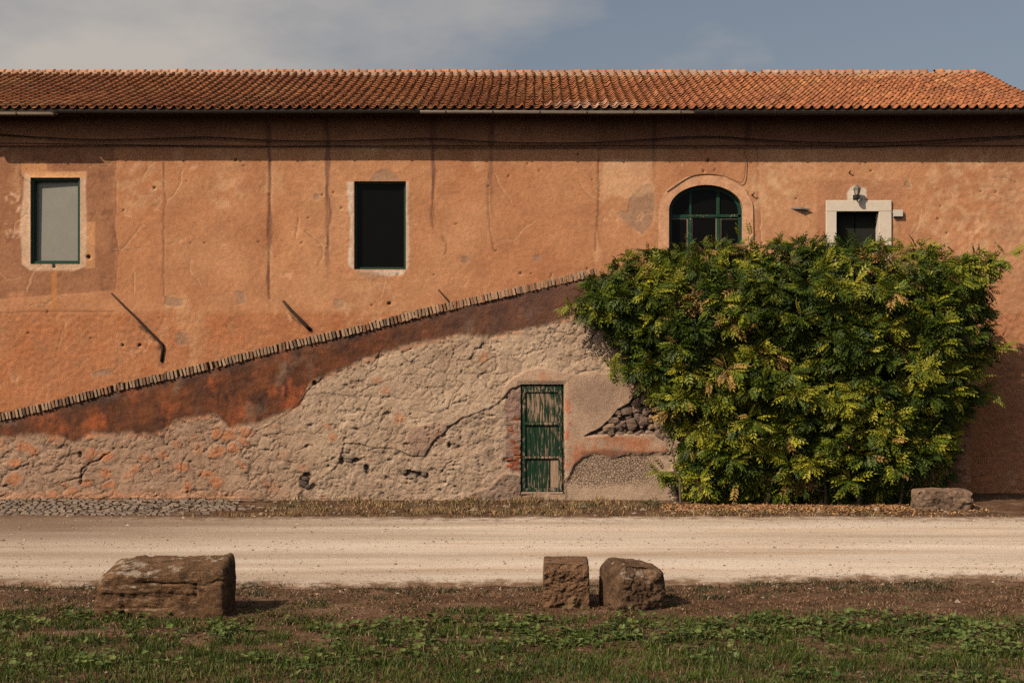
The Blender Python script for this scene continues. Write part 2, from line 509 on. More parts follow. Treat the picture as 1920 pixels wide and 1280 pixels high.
rx = np.concatenate([[-300, -100, -40, -20, -14], np.arange(-12, 12.01, 0.06), [14, 20, 40, 100, 300]])
tv = np.linspace(0, 1, 121)
RX, TV = np.meshgrid(rx, tv, indexing='ij')
y0, y1 = road_near(rx), road_far(rx)
RY = y0[:, None] + TV * (y1 - y0)[:, None]
edge_d = np.minimum(RY - y0[:, None], 0.5 * (y1[:, None] - RY))
ruts = 0.0025 * np.sin((RY + 0.12 * fbm(RX * 0.12, RY * 0, 2, 3)) * 2.9 + 0.6)
RZ = 0.004 + ruts + 0.006 * fbm(RX * 0.7, RY * 2.2, 4, 14) - 0.028 * sstep(0.22, 0.0, edge_d)
def road_z(X, Y):
    return 0.008 + 0 * X
me = mesh_np('road', np.stack([RX, RY, RZ], -1).reshape(-1, 3), grid_faces(len(rx), len(tv)))
set_val(me, 'edge', edge_d.reshape(-1))
t = NT('gravel_road')
sep = t.n('ShaderNodeSeparateXYZ'); t.l(t.tc, sep.inputs[0])
st = t.coords((0.16, 1.5, 1))
base = t.ramp(t.noise(1.0, 6, 0.6, st), [(0.32, (0.50, 0.365, 0.26)), (0.46, (0.63, 0.485, 0.365)), (0.60, (0.73, 0.585, 0.46))])
ochre = t.map(t.noise(1.3, 5, 0.6, t.coords((0.14, 3.1, 1), (3, 5, 0))), 0.56, 0.68, 0.0, 0.55)
trk = t.math('SINE', t.math('MULTIPLY', t.math('ADD', sep.outputs['Y'], t.math('MULTIPLY', t.noise(0.25, 3), 0.8)), 3.3), 0.0)
base = t.scale(base, t.map(trk, -1, 1, 0.90, 1.06))
base = t.mix(ochre, base, (0.55, 0.35, 0.20))
left = t.map(t.math('ADD', sep.outputs['X'], t.math('MULTIPLY', t.noise(0.6, 4, 0.6, t.coords((0.5, 2.5, 1))), 5.0)), -5.5, 2.2, 0.95, 0.0)
farl = t.map(t.math('ADD', sep.outputs['Y'], t.math('MULTIPLY', t.noise(0.9, 4, 0.6, t.coords((0.3, 2.5, 1), (9, 2, 0))), 2.0)), -6.6, -4.6, 0.35, 1.0)
base = t.mix(t.math('MULTIPLY', left, farl), base, (0.235, 0.155, 0.10))
k = t.math('MULTIPLY', t.map(t.noise(55, 3, 0.7), 0.25, 0.75, 0.80, 1.20), t.map(t.noise(190, 2, 0.6), 0.25, 0.75, 0.72, 1.28))
k = t.math('MULTIPLY', k, t.map(t.voro(24, 'F1'), 0.02, 0.16, 0.80, 1.0))
soil = t.scale(t.mix(0.0, (0.19, 0.105, 0.06), (0.19, 0.105, 0.06)), t.map(t.noise(22, 5), 0.25, 0.75, 0.6, 1.4))
e = t.math('ADD', t.attr('edge', 'Fac'), t.math('MULTIPLY', t.noise(3.6, 8, 0.75), -1.6))
ef = t.map(e, -0.72, -0.38, 0.95, 0.0)
col = t.mix(ef, t.scale(base, k), soil)
M['road'] = t.pbr(col, 0.95, t.bump(t.math('ADD', t.noise(60, 4, 0.7), t.math('MULTIPLY', t.noise(170, 2), 0.6)), 0.7, 0.014), 0.12)
tag(obj('road', me, M['road']), 'pale gravel road crossing in front of the farmhouse', 'road', kind='structure')

# ------------------------------------------------------------------ the farmhouse
FX0, FX1 = -15.0, 9.93
farm = tag(empty('farmhouse', (0, 0, 0)), 'long ochre plastered farmhouse under a terracotta tiled roof', 'building')
SC = F / D
EAVE_Z = H + (640 - 203) * (D - 0.62) / F
RIDGE_Y, RIDGE_Z = 4.45, H + (640 - 139) * (D + 4.45) / F

W1 = (57, 150, 333, 495); W2 = (664, 761, 340, 505)
DR = (1568, 1647, 397, 600)
ARCH = dict(cx=1323.5, a=69.5, cy=395.0, b=48.0, bot=505)

def facade_uv(X, Z): return CX + X * SC, 640 - (Z - H) * SC
def fx(px): return (px - CX) / SC
def fz(py): return H - (py - 640) / SC

xs = np.arange(FX0, FX1, 0.025)
zs = np.arange(-0.05, EAVE_Z + 0.10, 0.025)
def snap(arr, vals):
    for v in vals: arr[np.argmin(abs(arr - v))] = v
    return arr
xs[-1] = FX1
snap(xs, [fx(q) for w in (W1, W2, DR) for q in w[:2]]); snap(zs, [fz(q) for w in (W1, W2, DR) for q in w[2:]])
XX, ZZ = np.meshgrid(xs, zs, indexing='ij')
U, V = facade_uv(XX, ZZ)

def coping_v(px):
    """row of the coping's centre line on the ramp's front plane"""
    return np.interp(px, [-620, 0, 480, 960, 1090, 1130, 1900], [935, 782, 663, 546, 517, 509, 509])

nz = fbm(XX * 0.55, ZZ * 0.55, 5, 21); nm = fbm(XX * 2.1, ZZ * 2.1, 4, 22); nf = fbm(XX * 8, ZZ * 8, 3, 23)
wob = 9 * fbm(XX * 1.3, ZZ * 1.3, 4, 24); wob2 = 7 * fbm(XX * 1.3 + 40, ZZ * 1.3, 4, 25)
Uw, Vw = U + wob, V + wob2
C = np.zeros(XX.shape + (3,))
cbase, clight, cdark = alb(180, 117, 73), alb(196, 137, 90), alb(164, 98, 58)
m = np.clip(0.5 + 0.55 * nz + 0.25 * nm, 0, 1)[..., None]
C[:] = cdark * (1 - m) + clight * m
C = (C * 0.85 + cbase * 0.15) * 0.94
rough = 0.35 + 0 * XX
def paint(mask, rgb, amt=1.0):
    global C
    mm = (np.clip(mask, 0, 1) * amt)[..., None]
    C = C * (1 - mm) + np.asarray(rgb) * mm
def soft(sd, w=2.0): return sstep(w, -w, sd)
# lower coarse render below the seam, redder
low = sstep(580, 592, V + 0.4 * wob)
paint(low * (0.45 + 0.4 * sstep(-0.1, 0.4, nm)), alb(174, 100, 56), 0.9)
paint(low * sstep(0.15, 0.5, fbm(XX * 3, ZZ * 3, 4, 31)), alb(160, 110, 72), 0.5)
# worn brown panel round the left window and its straight right edge
pan = soft(sd_poly(U + 0.25 * wob, V, [(-300, 230), (214, 230), (214, 420), (221, 460), (216, 500), (212, 545), (-300, 585)]))
paint(pan * (0.72 + 0.3 * nm), alb(140, 89, 58))
paint(pan * sstep(0.1, 0.5, fbm(XX * 4, ZZ * 4, 4, 33)), alb(118, 74, 50), 0.55)
paint(soft(sd_poly(Uw * 0.4 + U * 0.6, V, [(40, 303), (88, 303), (88, 325), (42, 330)])), alb(192, 128, 78), 0.8)
paint(soft(sd_poly(U + 0.3 * wob, V + 0.3 * wob2, [(46, 326), (161, 322), (163, 500), (140, 507), (60, 508), (40, 495), (38, 420)]), 2), alb(196, 152, 112), 0.95)
paint(soft(sd_poly(U + 0.2 * wob, V, [(55, 322), (161, 322), (161, 333), (55, 333)])), alb(202, 138, 84), 0.9)
paint(soft(sd_poly(U + 0.2 * wob, V, [(163, 416), (178, 416), (178, 502), (163, 504)])), alb(190, 128, 80), 0.9)
paint(soft(sd_poly(Uw, Vw, [(10, 420), (42, 418), (42, 445), (14, 447)])) * sstep(-0.3, 0.5, nf), alb(205, 155, 112), 0.8)
paint(soft(sd_poly(Uw, Vw, [(12, 370), (40, 345), (40, 400), (20, 402)])) * sstep(0.0, 0.4, nf), alb(205, 155, 112), 0.8)
paint(soft(np.abs(U - 101 + 0.15 * wob) - 5, 2.5) * sstep(505, 512, V) * sstep(590, 575, V), alb(188, 116, 60), 0.75)
paint(sstep(0.05, 0.4, nm) * soft(np.abs(U - 82) - 20, 8) * sstep(503, 508, V) * sstep(548, 518, V), alb(60, 40, 30), 0.8)
paint(soft(sd_poly(U + 0.3 * wob, V, [(16, 548), (46, 546), (46, 583), (16, 583)])), alb(180, 116, 75), 0.6)
for xa, xb, rgb, am in ((216, 307, (170, 104, 62), 0.45), (505, 615, (192, 132, 84), 0.35), (921, 1122, (172, 108, 66), 0.35), (1420, 1532, (194, 138, 94), 0.4), (1690, 1830, (168, 102, 64), 0.35)):
    paint(soft(np.abs(U + 0.5 * wob - (xa + xb) / 2) - (xb - xa) / 2, 3) * sstep(590, 560, V) * np.clip(0.6 + 0.8 * nm, 0, 1), alb(*rgb), am)
# drip lines below gutter joints
for x, yb, wd, dk in ((505, 560, 3.4, 0.75), (615, 500, 4.6, 0.7), (812, 420, 4.2, 0.75), (921, 395, 3.8, 0.5), (1226, 330, 4.5, 0.5), (307, 480, 1.2, 0.35), (1122, 470, 1.6, 0.45), (1420, 430, 4.0, 0.3)):
    d = np.abs(U - x + 0.7 * wob * sstep(280, 360, V) + 3.0 * nm) - wd * (0.75 + 0.9 * fbm(XX * 0 + x, ZZ * 1.6, 4, 41))
    paint(soft(d, 1.3) * sstep(yb + 40, yb - 60, V + 1.5 * wob2), alb(122, 80, 58), min(1, dk * 1.25))
    d2 = np.abs(U - x + 0.55 * wob * sstep(280, 330, V) + 4.5 + 2.5 * nm) - 1.0
    paint(soft(d2, 1.2) * sstep(-0.1, 0.4, nm) * sstep(yb + 100, yb - 30, V) * sstep(300, 310, V), alb(208, 154, 106), 0.5)
# grey patches of newer render
GREY = alb(150, 112, 82)
patch_d = 0 * XX
for poly in ([(690, 340), (702, 325), (716, 317), (728, 319), (742, 327), (752, 340)],
             [(1182, 372), (1205, 348), (1222, 345), (1228, 380), (1222, 420), (1205, 440), (1182, 425), (1158, 400), (1160, 392), (1178, 396)],
             [(440, 546), (458, 545), (460, 567), (446, 571)], [(625, 562), (645, 560), (646, 577), (630, 580)],
             [(863, 482), (876, 480), (880, 490), (870, 496), (862, 492)], [(590, 362), (598, 362), (600, 372), (592, 375)],
             [(998, 480), (1015, 478), (1013, 493), (1003, 490)], [(328, 625), (347, 622), (348, 645), (332, 650)],
             [(1695, 342), (1706, 340), (1708, 352), (1697, 352)], [(170, 697), (205, 690), (208, 702), (174, 707)], [(310, 555), (345, 560), (340, 575), (312, 572)]):
    psd = sd_poly(U + 0.5 * wob, V + 0.5 * wob2, poly)
    paint(soft(psd, 1.2), GREY, 0.75); patch_d = np.maximum(patch_d, soft(psd, 1.0))
    paint(soft(np.abs(psd - 1.6) - 0.8, 0.8) * sstep(-0.1, 0.4, nm), alb(212, 160, 112), 0.6)
paint(soft(sd_poly(U + 0.35 * wob, V + 0.35 * wob2, [(1130, 300), (1220, 300), (1222, 360), (1180, 372), (1150, 365), (1128, 380)]), 5), alb(200, 148, 103), 0.6)
paint(soft(sd_poly(U + 0.3 * wob, V + 0.3 * wob2, [(1530, 338), (1690, 338), (1690, 445), (1532, 445)]), 2) * (0.7 + 0.5 * nm), alb(152, 96, 64), 0.6)
paint(soft(sd_poly(U + 0.3 * wob, V + 0.3 * wob2, [(1590, 376), (1588, 362), (1596, 350), (1606, 347), (1614, 352), (1622, 352), (1625, 365), (1622, 376)]), 1.2), alb(202, 178, 146), 0.95)
for cx_, cy_, r_, a_ in ((1440, 360, 45, 0.5), (1480, 330, 30, 0.4), (1640, 335, 14, 0.5), (1795, 315, 12, 0.4), (430, 360, 40, 0.4), (260, 345, 50, 0.35), (640, 380, 20, 0.3), (1830, 400, 120, 0.45), (700, 580, 60, 0.3), (1150, 330, 30, 0.3)):
    d = np.hypot(Uw - cx_, Vw - cy_) - r_ + 12 * nm
    paint(soft(d, 10) * sstep(-0.25, 0.35, fbm(XX * 5, ZZ * 5, 3, 51)), alb(204, 155, 108), a_)
# rough grey-brown render at the far right
paint(sstep(1820, 1900, Uw) * (0.5 + 0.5 * nm), alb(168, 118, 82), 0.5)
# raw mortar round the middle window
paint(soft(sd_poly(U + 0.45 * wob, V + 0.3 * wob2, [(652, 341), (664, 340), (664, 507), (684, 507), (760, 507), (757, 515), (730, 518), (690, 512), (664, 507), (654, 495), (656, 450), (658, 410), (652, 390)]), 1.0), alb(196, 164, 132), 0.9)
paint(soft(sd_poly(U + 0.3 * wob, V, [(760, 340), (765, 342), (766, 420), (768, 470), (766, 500), (760, 506)]), 1.0), alb(190, 155, 122), 0.85)
paint(soft(sd_poly(Uw, Vw, [(668, 508), (712, 508), (715, 520), (690, 524), (670, 518)]), 1.5), GREY, 0.6)
# browner towards the eaves, dark line along the cornice foot
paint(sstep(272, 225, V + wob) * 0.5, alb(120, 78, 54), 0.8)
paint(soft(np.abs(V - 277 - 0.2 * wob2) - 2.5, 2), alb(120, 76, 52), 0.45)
paint(sstep(0.34, 0.5, fbm(XX * 1.2, ZZ * 0.5, 4, 61)) * 0.6, alb(206, 150, 100), 0.6)
for pts in ([(300, 650), (303, 685)], [(548, 588), (585, 622)], [(262, 606), (300, 650)]):
    paint(sstep(9, 2, dist_line(U + 0.5 * wob, V + 0.5 * wob2, pts)) * sstep(-0.3, 0.3, nf), alb(84, 54, 38), 0.75)
paint(sstep(4, 1.5, dist_line(U, V, [(268, 622), (290, 645)])), alb(204, 140, 90), 0.5); paint(sstep(4, 1.5, dist_line(U, V, [(538, 585), (546, 600)])), alb(206, 150, 104), 0.6)
C *= (1 + 0.10 * nf)[..., None]
C = C * 0.97 + 0.03 * (C @ np.array((0.35, 0.5, 0.15)))[..., None]

# relief
disp = 0.004 * nf + 0.010 * nz + 0.0035 * fbm(XX * 16, ZZ * 16, 2, 71)
w1, w2, wi = worley(XX * 9, ZZ * 9, 3)
disp += low * (0.010 * (0.5 - w1) + 0.006 * fbm(XX * 11, ZZ * 11, 3, 72))
rough += 0.5 * low
disp -= 0.006 * pan + 0.007 * patch_d
flk = np.clip(fbm(XX * 1.5 + 3, ZZ * 1.5, 5, 73, 0.62), -1, 1)
flm = sstep(0.40, 0.43, flk)
disp -= 0.006 * flm
paint(flm * sstep(0.52, 0.42, flk), alb(206, 152, 106), 0.55)
paint(sstep(0.50, 0.55, flk), alb(160, 112, 78), 0.5)
rr = sstep(1700, 1880, U) * (0.010 * (0.5 - w1)); disp += rr
for pts, dep, wd in (([(505, 300), (507, 360), (503, 430), (505, 500), (507, 560)], 0.014, 2.2), ([(1122, 300), (1124, 345), (1121, 400), (1118, 440), (1117, 470)], 0.016, 1.2),
                     ([(307, 305), (305, 340), (311, 375), (306, 410), (308, 470), (306, 520), (310, 570)], 0.010, 1.1), ([(812, 330), (813, 370), (809, 395), (813, 430)], 0.012, 1.3),
                     ([(613, 350), (612, 420), (616, 470)], 0.008, 2.0), ([(830, 446), (836, 458), (835, 472), (832, 478)], 0.012, 1.0), ([(216, 300), (215, 430), (222, 470), (214, 545)], 0.008, 1.2),
                     ([(0, 586), (110, 583), (214, 584)], 0.006, 1.3), ([(916, 330), (914, 370), (917, 420), (925, 470)], 0.009, 1.2), ([(1800, 240), (1880, 245), (1925, 238)], 0.0, 1)):
    d = dist_line(U + 0.35 * wob, V, pts)
    disp -= dep * sstep(wd * 1.6, wd * 0.4, d)
    paint(sstep(wd * 1.5, wd * 0.5, d), alb(100, 64, 44), 0.5)
holes = [(289, 352, 2.0), (262, 647, 2.5), (230, 647, 2.0), (170, 634, 1.6), (52, 624, 1.4), (1328, 301, 2.4), (1319, 321, 1.6), (625, 361, 1.5), (730, 569, 2.6), (697, 572, 1.6), (166, 482, 3.0), (101, 500, 2.3), (1443, 466, 1.5), (565, 455, 1.4), (442, 300, 2.0), (1084, 290, 1.5), (930, 470, 1.2), (976, 512, 1.6), (1758, 410, 1.5), (88, 585, 1.5)]
hr = np.random.default_rng(11)
for _ in range(34):                                        # hairline cracks
    hx, hy = hr.uniform(-40, 1900), hr.uniform(300, 640)
    pts, a_ = [(hx, hy)], hr.choice((1.57, 1.57, 0.2, 2.6)) + hr.normal(0, 0.25)
    for _k in range(int(hr.integers(4, 10))):
        a_ += hr.normal(0, 0.35); pts.append((pts[-1][0] + 9 * math.cos(a_), pts[-1][1] + 9 * math.sin(a_)))
    pa = np.array(pts); i0, i1 = np.searchsorted(xs, [fx(pa[:, 0].min() - 6), fx(pa[:, 0].max() + 6)]); j0, j1 = np.searchsorted(zs, [fz(pa[:, 1].max() + 6), fz(pa[:, 1].min() - 6)])
    if i1 - i0 < 3 or j1 - j0 < 3: continue
    sl = (slice(i0, i1), slice(j0, j1))
    k_ = sstep(2.0, 0.6, dist_line(U[sl], V[sl], pts)) * hr.uniform(0.4, 1)
    disp[sl] -= 0.008 * k_; C[sl] *= (1 - 0.38 * k_)[..., None]
    k2 = sstep(1.6, 0.6, dist_line(U[sl] - 2.6, V[sl] + 1.2, pts)) * 0.4
    C[sl] = C[sl] * (1 - k2)[..., None] + alb(210, 158, 110) * k2[..., None]
holes += [(hr.uniform(200, 1900), hr.uniform(305, 640), hr.uniform(0.8, 1.5)) for _ in range(70)]
for hx, hy, r_ in holes:
    i0, i1 = np.searchsorted(xs, [fx(hx - 9), fx(hx + 9)]); j0, j1 = np.searchsorted(zs, [fz(hy + 9), fz(hy - 9)])
    sl = (slice(i0, i1), slice(j0, j1))
    k_ = sstep(r_ * 1.6, r_ * 0.4, np.hypot(U[sl] - hx, V[sl] - hy))
    disp[sl] -= (0.02 + 0.02 * r_) * k_
    C[sl] *= (1 - 0.55 * k_)[..., None]
# the round putlog hole under the eaves and the smaller one at the left
for hx, hy, a_, b_ in ((1324, 262, 12, 9), (40, 236, 8, 6), (1398, 238, 6, 5)):
    k_ = sstep(1.15, 0.9, np.hypot((U - hx) / a_, (V - hy) / b_))
    disp -= 0.28 * k_ if a_ > 10 else 0.10 * k_
    paint(k_, (0.03, 0.02, 0.015), 0.7)
# plain at the openings so that the reveals meet the wall
for (a, b, c, d) in (W1, W2, DR):
    q = np.maximum(np.abs(U - (a + b) / 2) - (b - a) / 2, np.abs(V - (c + d) / 2) - (d - c) / 2)
    disp *= sstep(0.5, 5, q)
w2r = soft(sd_poly(U, V, [(648, 330), (772, 330), (772, 525), (648, 525)]), 3)
disp += w2r * 0.014 * np.abs(fbm(XX * 6, ZZ * 6, 3, 77)) * sstep(1, 4, np.maximum(np.abs(U - 712.5) - 48.5, np.abs(V - 422.5) - 82.5))
YY = -disp

def in_arch(u, v, grow=0.0):
    a = ARCH
    up = ((u - a['cx']) / (a['a'] + grow)) ** 2 + ((v - a['cy']) / (a['b'] + grow)) ** 2 < 1
    return np.where(v < a['cy'], up, (np.abs(u - a['cx']) < a['a'] + grow) & (v < a['bot'] + grow))
uc, vc = 0.25 * (U[:-1, :-1] + U[1:, :-1] + U[:-1, 1:] + U[1:, 1:]), 0.25 * (V[:-1, :-1] + V[1:, :-1] + V[:-1, 1:] + V[1:, 1:])
hole = in_arch(uc, vc, 5)
for (a, b, c, d) in (W1, W2, DR): hole |= (uc > a) & (uc < b) & (vc > c) & (vc < d)
hidden = (vc > coping_v(CX + (uc - CX) * 1.05) + 120) & (uc < 1770)
faces = grid_faces(len(xs), len(zs))[~(hole | hidden).reshape(-1)]
used = np.unique(faces); remap = -np.ones(XX.size, int); remap[used] = np.arange(len(used))
me = mesh_np('wall', np.stack([XX, YY, ZZ], -1).reshape(-1, 3)[used], remap[faces])
set_col(me, 'col', np.clip(C.reshape(-1, 3)[used], 0.003, 0.8)); set_val(me, 'rough', rough.reshape(-1)[used])
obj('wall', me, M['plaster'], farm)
# gable wall and back wall
MB().add([(FX1, 0.0, -0.05), (FX1, 9.6, -0.05), (FX1, 9.6, EAVE_Z), (FX1, RIDGE_Y, RIDGE_Z - 0.12), (FX1, 0.0, EAVE_Z)], [(0, 1, 3), (1, 2, 3), (0, 3, 4)]).build('gable_wall', M['reveal'], farm)
MB().box(FX0, FX1 - 0.01, 9.3, 9.6, -0.05, EAVE_Z).build('back_wall', M['reveal'], farm)
MB().box(FX0 + 0.02, FX1 - 0.02, 0.45, 0.5, -0.04, EAVE_Z - 0.05).build('inner_wall', M['dark_wood'], farm)

# ---- roof: deck, tiles, ridge
ROOF_X0, ROOF_X1 = FX0 - 0.2, 10.12
EY = -0.62
slope_vec = np.array((0, RIDGE_Y - EY, RIDGE_Z - EAVE_Z)); SLEN = np.linalg.norm(slope_vec)
sdir = slope_vec / SLEN; snor = np.array((0, -sdir[2], sdir[1]))
ANG = math.atan2(sdir[2], sdir[1])
def sag(t, x):
    """roof sag (metres along the slope's normal)"""
    return -0.055 * np.sin(np.pi * np.clip(t, 0, 1)) ** 1.3 + 0.022 * perlin(np.asarray(x) * 0.28, np.asarray(t) * 1.2, 88) + 0.014 * perlin(np.asarray(x) * 0.9, np.asarray(t) * 2, 89)
def roof_pt(x, t, n=0.0):
    x = np.asarray(x, float); t = np.asarray(t, float)
    s = (t * SLEN)[..., None]; h = (n + sag(t, x))[..., None]
    o = np.stack([x, 0 * x + EY, 0 * x + EAVE_Z], -1)
    return o + s * sdir + h * snor
dx_ = np.linspace(ROOF_X0, ROOF_X1 - 0.05, 90); dt_ = np.linspace(0.004, 1, 14)
DX, DT = np.meshgrid(dx_, dt_, indexing='ij')
top = roof_pt(DX, DT, -0.035).reshape(-1, 3); bot = roof_pt(DX, DT, -0.10).reshape(-1, 3); nt = len(top)
gf = grid_faces(len(dx_), len(dt_))
front = np.array([(i * 14, nt + i * 14, nt + (i + 1) * 14, (i + 1) * 14) for i in range(89)])
side = np.array([(89 * 14 + j, nt + 89 * 14 + j, nt + 89 * 14 + j + 1, 89 * 14 + j + 1) for j in range(13)])
roof = mesh_np('roof', np.concatenate([top, bot]), [gf, gf[:, ::-1] + nt, front, side], False)
roof = obj('roof', roof, M['dark_wood'], farm)
MB().add([(ROOF_X0, RIDGE_Y, RIDGE_Z - 0.05), (ROOF_X1, RIDGE_Y, RIDGE_Z - 0.05), (ROOF_X1, 9.9, EAVE_Z - 0.05), (ROOF_X0, 9.9, EAVE_Z - 0.05)], [(0, 1, 2, 3)]).build('back_slope', M['tile_all'], roof)
set_col(bpy.data.objects['back_slope'].data, 'col', (0.36, 0.14, 0.06))
cvx = np.arange(FX0, FX1 + 0.001, 0.06); cvx[-1] = FX1
th_ = np.linspace(0, 1, 12)
zlo, zhi = fz(274), EAVE_Z - 0.115
cy_p = np.concatenate([[0.02, -0.030, -0.034], -0.034 - 0.50 * (1 - np.cos(th_ * np.pi / 2 * 0.98))[1:]])
cz_p = np.concatenate([[zlo, zlo, zlo + 0.03], zlo + 0.03 + (zhi - zlo - 0.03) * np.sin(th_ * np.pi / 2)[1:]])
CVX, _k = np.meshgrid(cvx, np.arange(len(cy_p)), indexing='ij')
CY_, CZ_ = np.broadcast_to(cy_p, CVX.shape).copy(), np.broadcast_to(cz_p, CVX.shape).copy()
CY_ += 0.006 * fbm(CVX * 2, CZ_ * 2, 3, 311); CZ_ += 0.006 * perlin(CVX * 0.7, CVX * 0, 312)
me = mesh_np('cornice', np.stack([CVX, CY_, CZ_], -1).reshape(-1, 3), grid_faces(len(cvx), len(cy_p)))
cu, cv = facade_uv(CVX, CZ_)
cm = np.clip(0.5 + 0.6 * fbm(CVX * 0.7, CZ_ * 1.5, 4, 313), 0, 1)[..., None]
cc = alb(140, 88, 60) * (1 - cm) + alb(176, 116, 76) * cm
for x in (505, 615, 812, 921, 1226, 1400):
    k_ = (soft(np.abs(cu - x + 3 * fbm(CVX * 3, CZ_ * 3, 2, 314)) - 4, 3) * 0.7)[..., None]
    cc = cc * (1 - k_) + alb(80, 54, 42) * k_
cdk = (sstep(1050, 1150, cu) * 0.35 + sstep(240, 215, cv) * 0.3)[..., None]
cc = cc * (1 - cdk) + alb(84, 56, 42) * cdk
set_col(me, 'col', cc.reshape(-1, 3)); set_val(me, 'rough', np.full(CVX.size, 0.3))
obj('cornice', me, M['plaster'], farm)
MB().box(ROOF_X0, ROOF_X1 - 0.06, EY + 0.012, EY + 0.034, EAVE_Z - 0.125, EAVE_Z + 0.004).build('fascia_sun_stop', M['dark_wood'], roof)  # board added behind the gutter to stop sun leaking under the tiles
PITCH = 0.1865
ncol = int((ROOF_X1 - ROOF_X0) / PITCH)
NC = 20
CL = SLEN / (NC - 0.35)
# one tile: pan on the left, roll on the right, lip at the lower edge
prof = np.array([(-0.084, 0.016), (-0.070, 0.002), (-0.045, -0.002), (-0.014, 0.002), (0.012, 0.022), (0.036, 0.054), (0.056, 0.066), (0.076, 0.058), (0.089, 0.036), (0.094, 0.014)])
npf = len(prof)
def tile_verts(bow=0.0):
    L = CL * 1.22
    lo = np.stack([prof[:, 0], np.zeros(npf), prof[:, 1] + 0.038], -1)
    hi = np.stack([prof[:, 0] * 0.97, np.full(npf, L), prof[:, 1] + 0.004], -1)
    und = lo.copy(); und[:, 2] -= 0.018; und[:, 1] += 0.003
    und2 = lo.copy(); und2[:, 2] -= 0.030; und2[:, 1] += L * 0.55
    return np.concatenate([lo, hi, und, und2])
tv0 = tile_verts()
i = np.arange(npf - 1)
tf = np.concatenate([np.stack([i, i + 1, i + 1 + npf, i + npf], -1), np.stack([i + 2 * npf, i + 1 + 2 * npf, i + 1, i], -1), np.stack([i + 3 * npf, i + 1 + 3 * npf, i + 1 + 2 * npf, i + 2 * npf], -1)])
tile_me = mesh_np('roof_tile', tv0, tf, True)
tile_me.materials.append(M['tile_one'])
def tile_color(x, t):
    r = np.asarray(_tr.random(np.shape(x)))
    c1, c2, c3 = np.array((0.42, 0.148, 0.058)), np.array((0.30, 0.105, 0.050)), np.array((0.50, 0.25, 0.10))
    n = np.clip(0.5 + 0.8 * fbm(x * 0.45, t * 2.2, 3, 91) + (r - 0.5) * 0.9, 0, 1)[..., None]
    c = c2 * (1 - n) + c1 * n
    lich = (np.clip(fbm(x * 0.7 + 9, t * 3, 3, 92), 0, 1) * np.asarray(_tr.random(np.shape(x))) * 1.5)[..., None]
    c = c * (1 - np.clip(lich, 0, 0.7)) + c3 * np.clip(lich, 0, 0.7)
    pink = (sstep(0.6, 0.3, np.hypot((x - 1.0) / 2.0, (t - 0.06) / 0.25)) * (np.asarray(_tr.random(np.shape(x))) < 0.65))[..., None]
    c = c * (1 - pink) + np.array((0.56, 0.30, 0.19)) * pink
    dk = (sstep(0.25, 0.75, fbm(x * 0.55 + 31, t * 2.5, 3, 93)) * np.asarray(_tr.random(np.shape(x))) * sstep(3.0, 6.0, x))[..., None]
    c = c * (1 - 0.75 * dk) + np.array((0.07, 0.05, 0.04)) * 0.75 * dk
    return c * (0.72 + 0.46 * np.asarray(_tr.random(np.shape(x))))[..., None]
_tr = np.random.default_rng(17)
cols = ROOF_X1 - 0.10 - np.arange(ncol) * PITCH
TX, TI = np.meshgrid(cols, np.arange(NC), indexing='ij')
TT = TI * CL / SLEN - 0.004
TC = tile_color(TX, TT)
jx = _tr.normal(0, 0.004, TX.shape); jr = _tr.normal(0, 0.016, TX.shape); jn = _tr.normal(0, 0.003, TX.shape)
jx = jx + 0.02 * perlin(TX * 0.6, TT * 3, 95)
org = roof_pt(TX + jx, np.clip(TT, -0.01, 1), jn - 0.025)
tilt = np.gradient(sag(np.clip(TT, 0, 1), TX), axis=1) / CL
singles = (TI < 2) & (TX > -10.75)
third = (TI == 2) & (TX > 10.02 - 0.1865 * 70) & (TX < 10.1)
singles |= third
for a, b in zip(*np.nonzero(singles)):
    o = obj('roof_tile', tile_me, None, roof)
    o.location = org[a, b]
    o.rotation_euler = (ANG + tilt[a, b], 0, jr[a, b])
    o.color = (*TC[a, b], 1)
rest = ~singles
R_o, R_c, R_j = org[rest], TC[rest], jr[rest]
R_a = ANG + tilt[rest]
v = np.repeat(tv0[None], len(R_o), 0)
cz, sz = np.cos(R_j)[:, None], np.sin(R_j)[:, None]
vx, vy = v[..., 0] * cz - v[..., 1] * sz, v[..., 0] * sz + v[..., 1] * cz
ca, sa = np.cos(R_a)[:, None], np.sin(R_a)[:, None]
v = np.stack([vx, vy * ca - v[..., 2] * sa, vy * sa + v[..., 2] * ca], -1) + R_o[:, None]
nrm_top = TT[rest] + 1.22 * CL / SLEN
f = (tf[None] + (np.arange(len(R_o)) * len(tv0))[:, None, None]).reshape(-1, 4)
me = mesh_np('upper_tiles', v.reshape(-1, 3), f)
set_col(me, 'col', np.repeat(R_c, len(tv0), 0))
tag(obj('upper_tiles', me, M['tile_all'], roof), 'upper courses of terracotta tiles', kind='stuff')
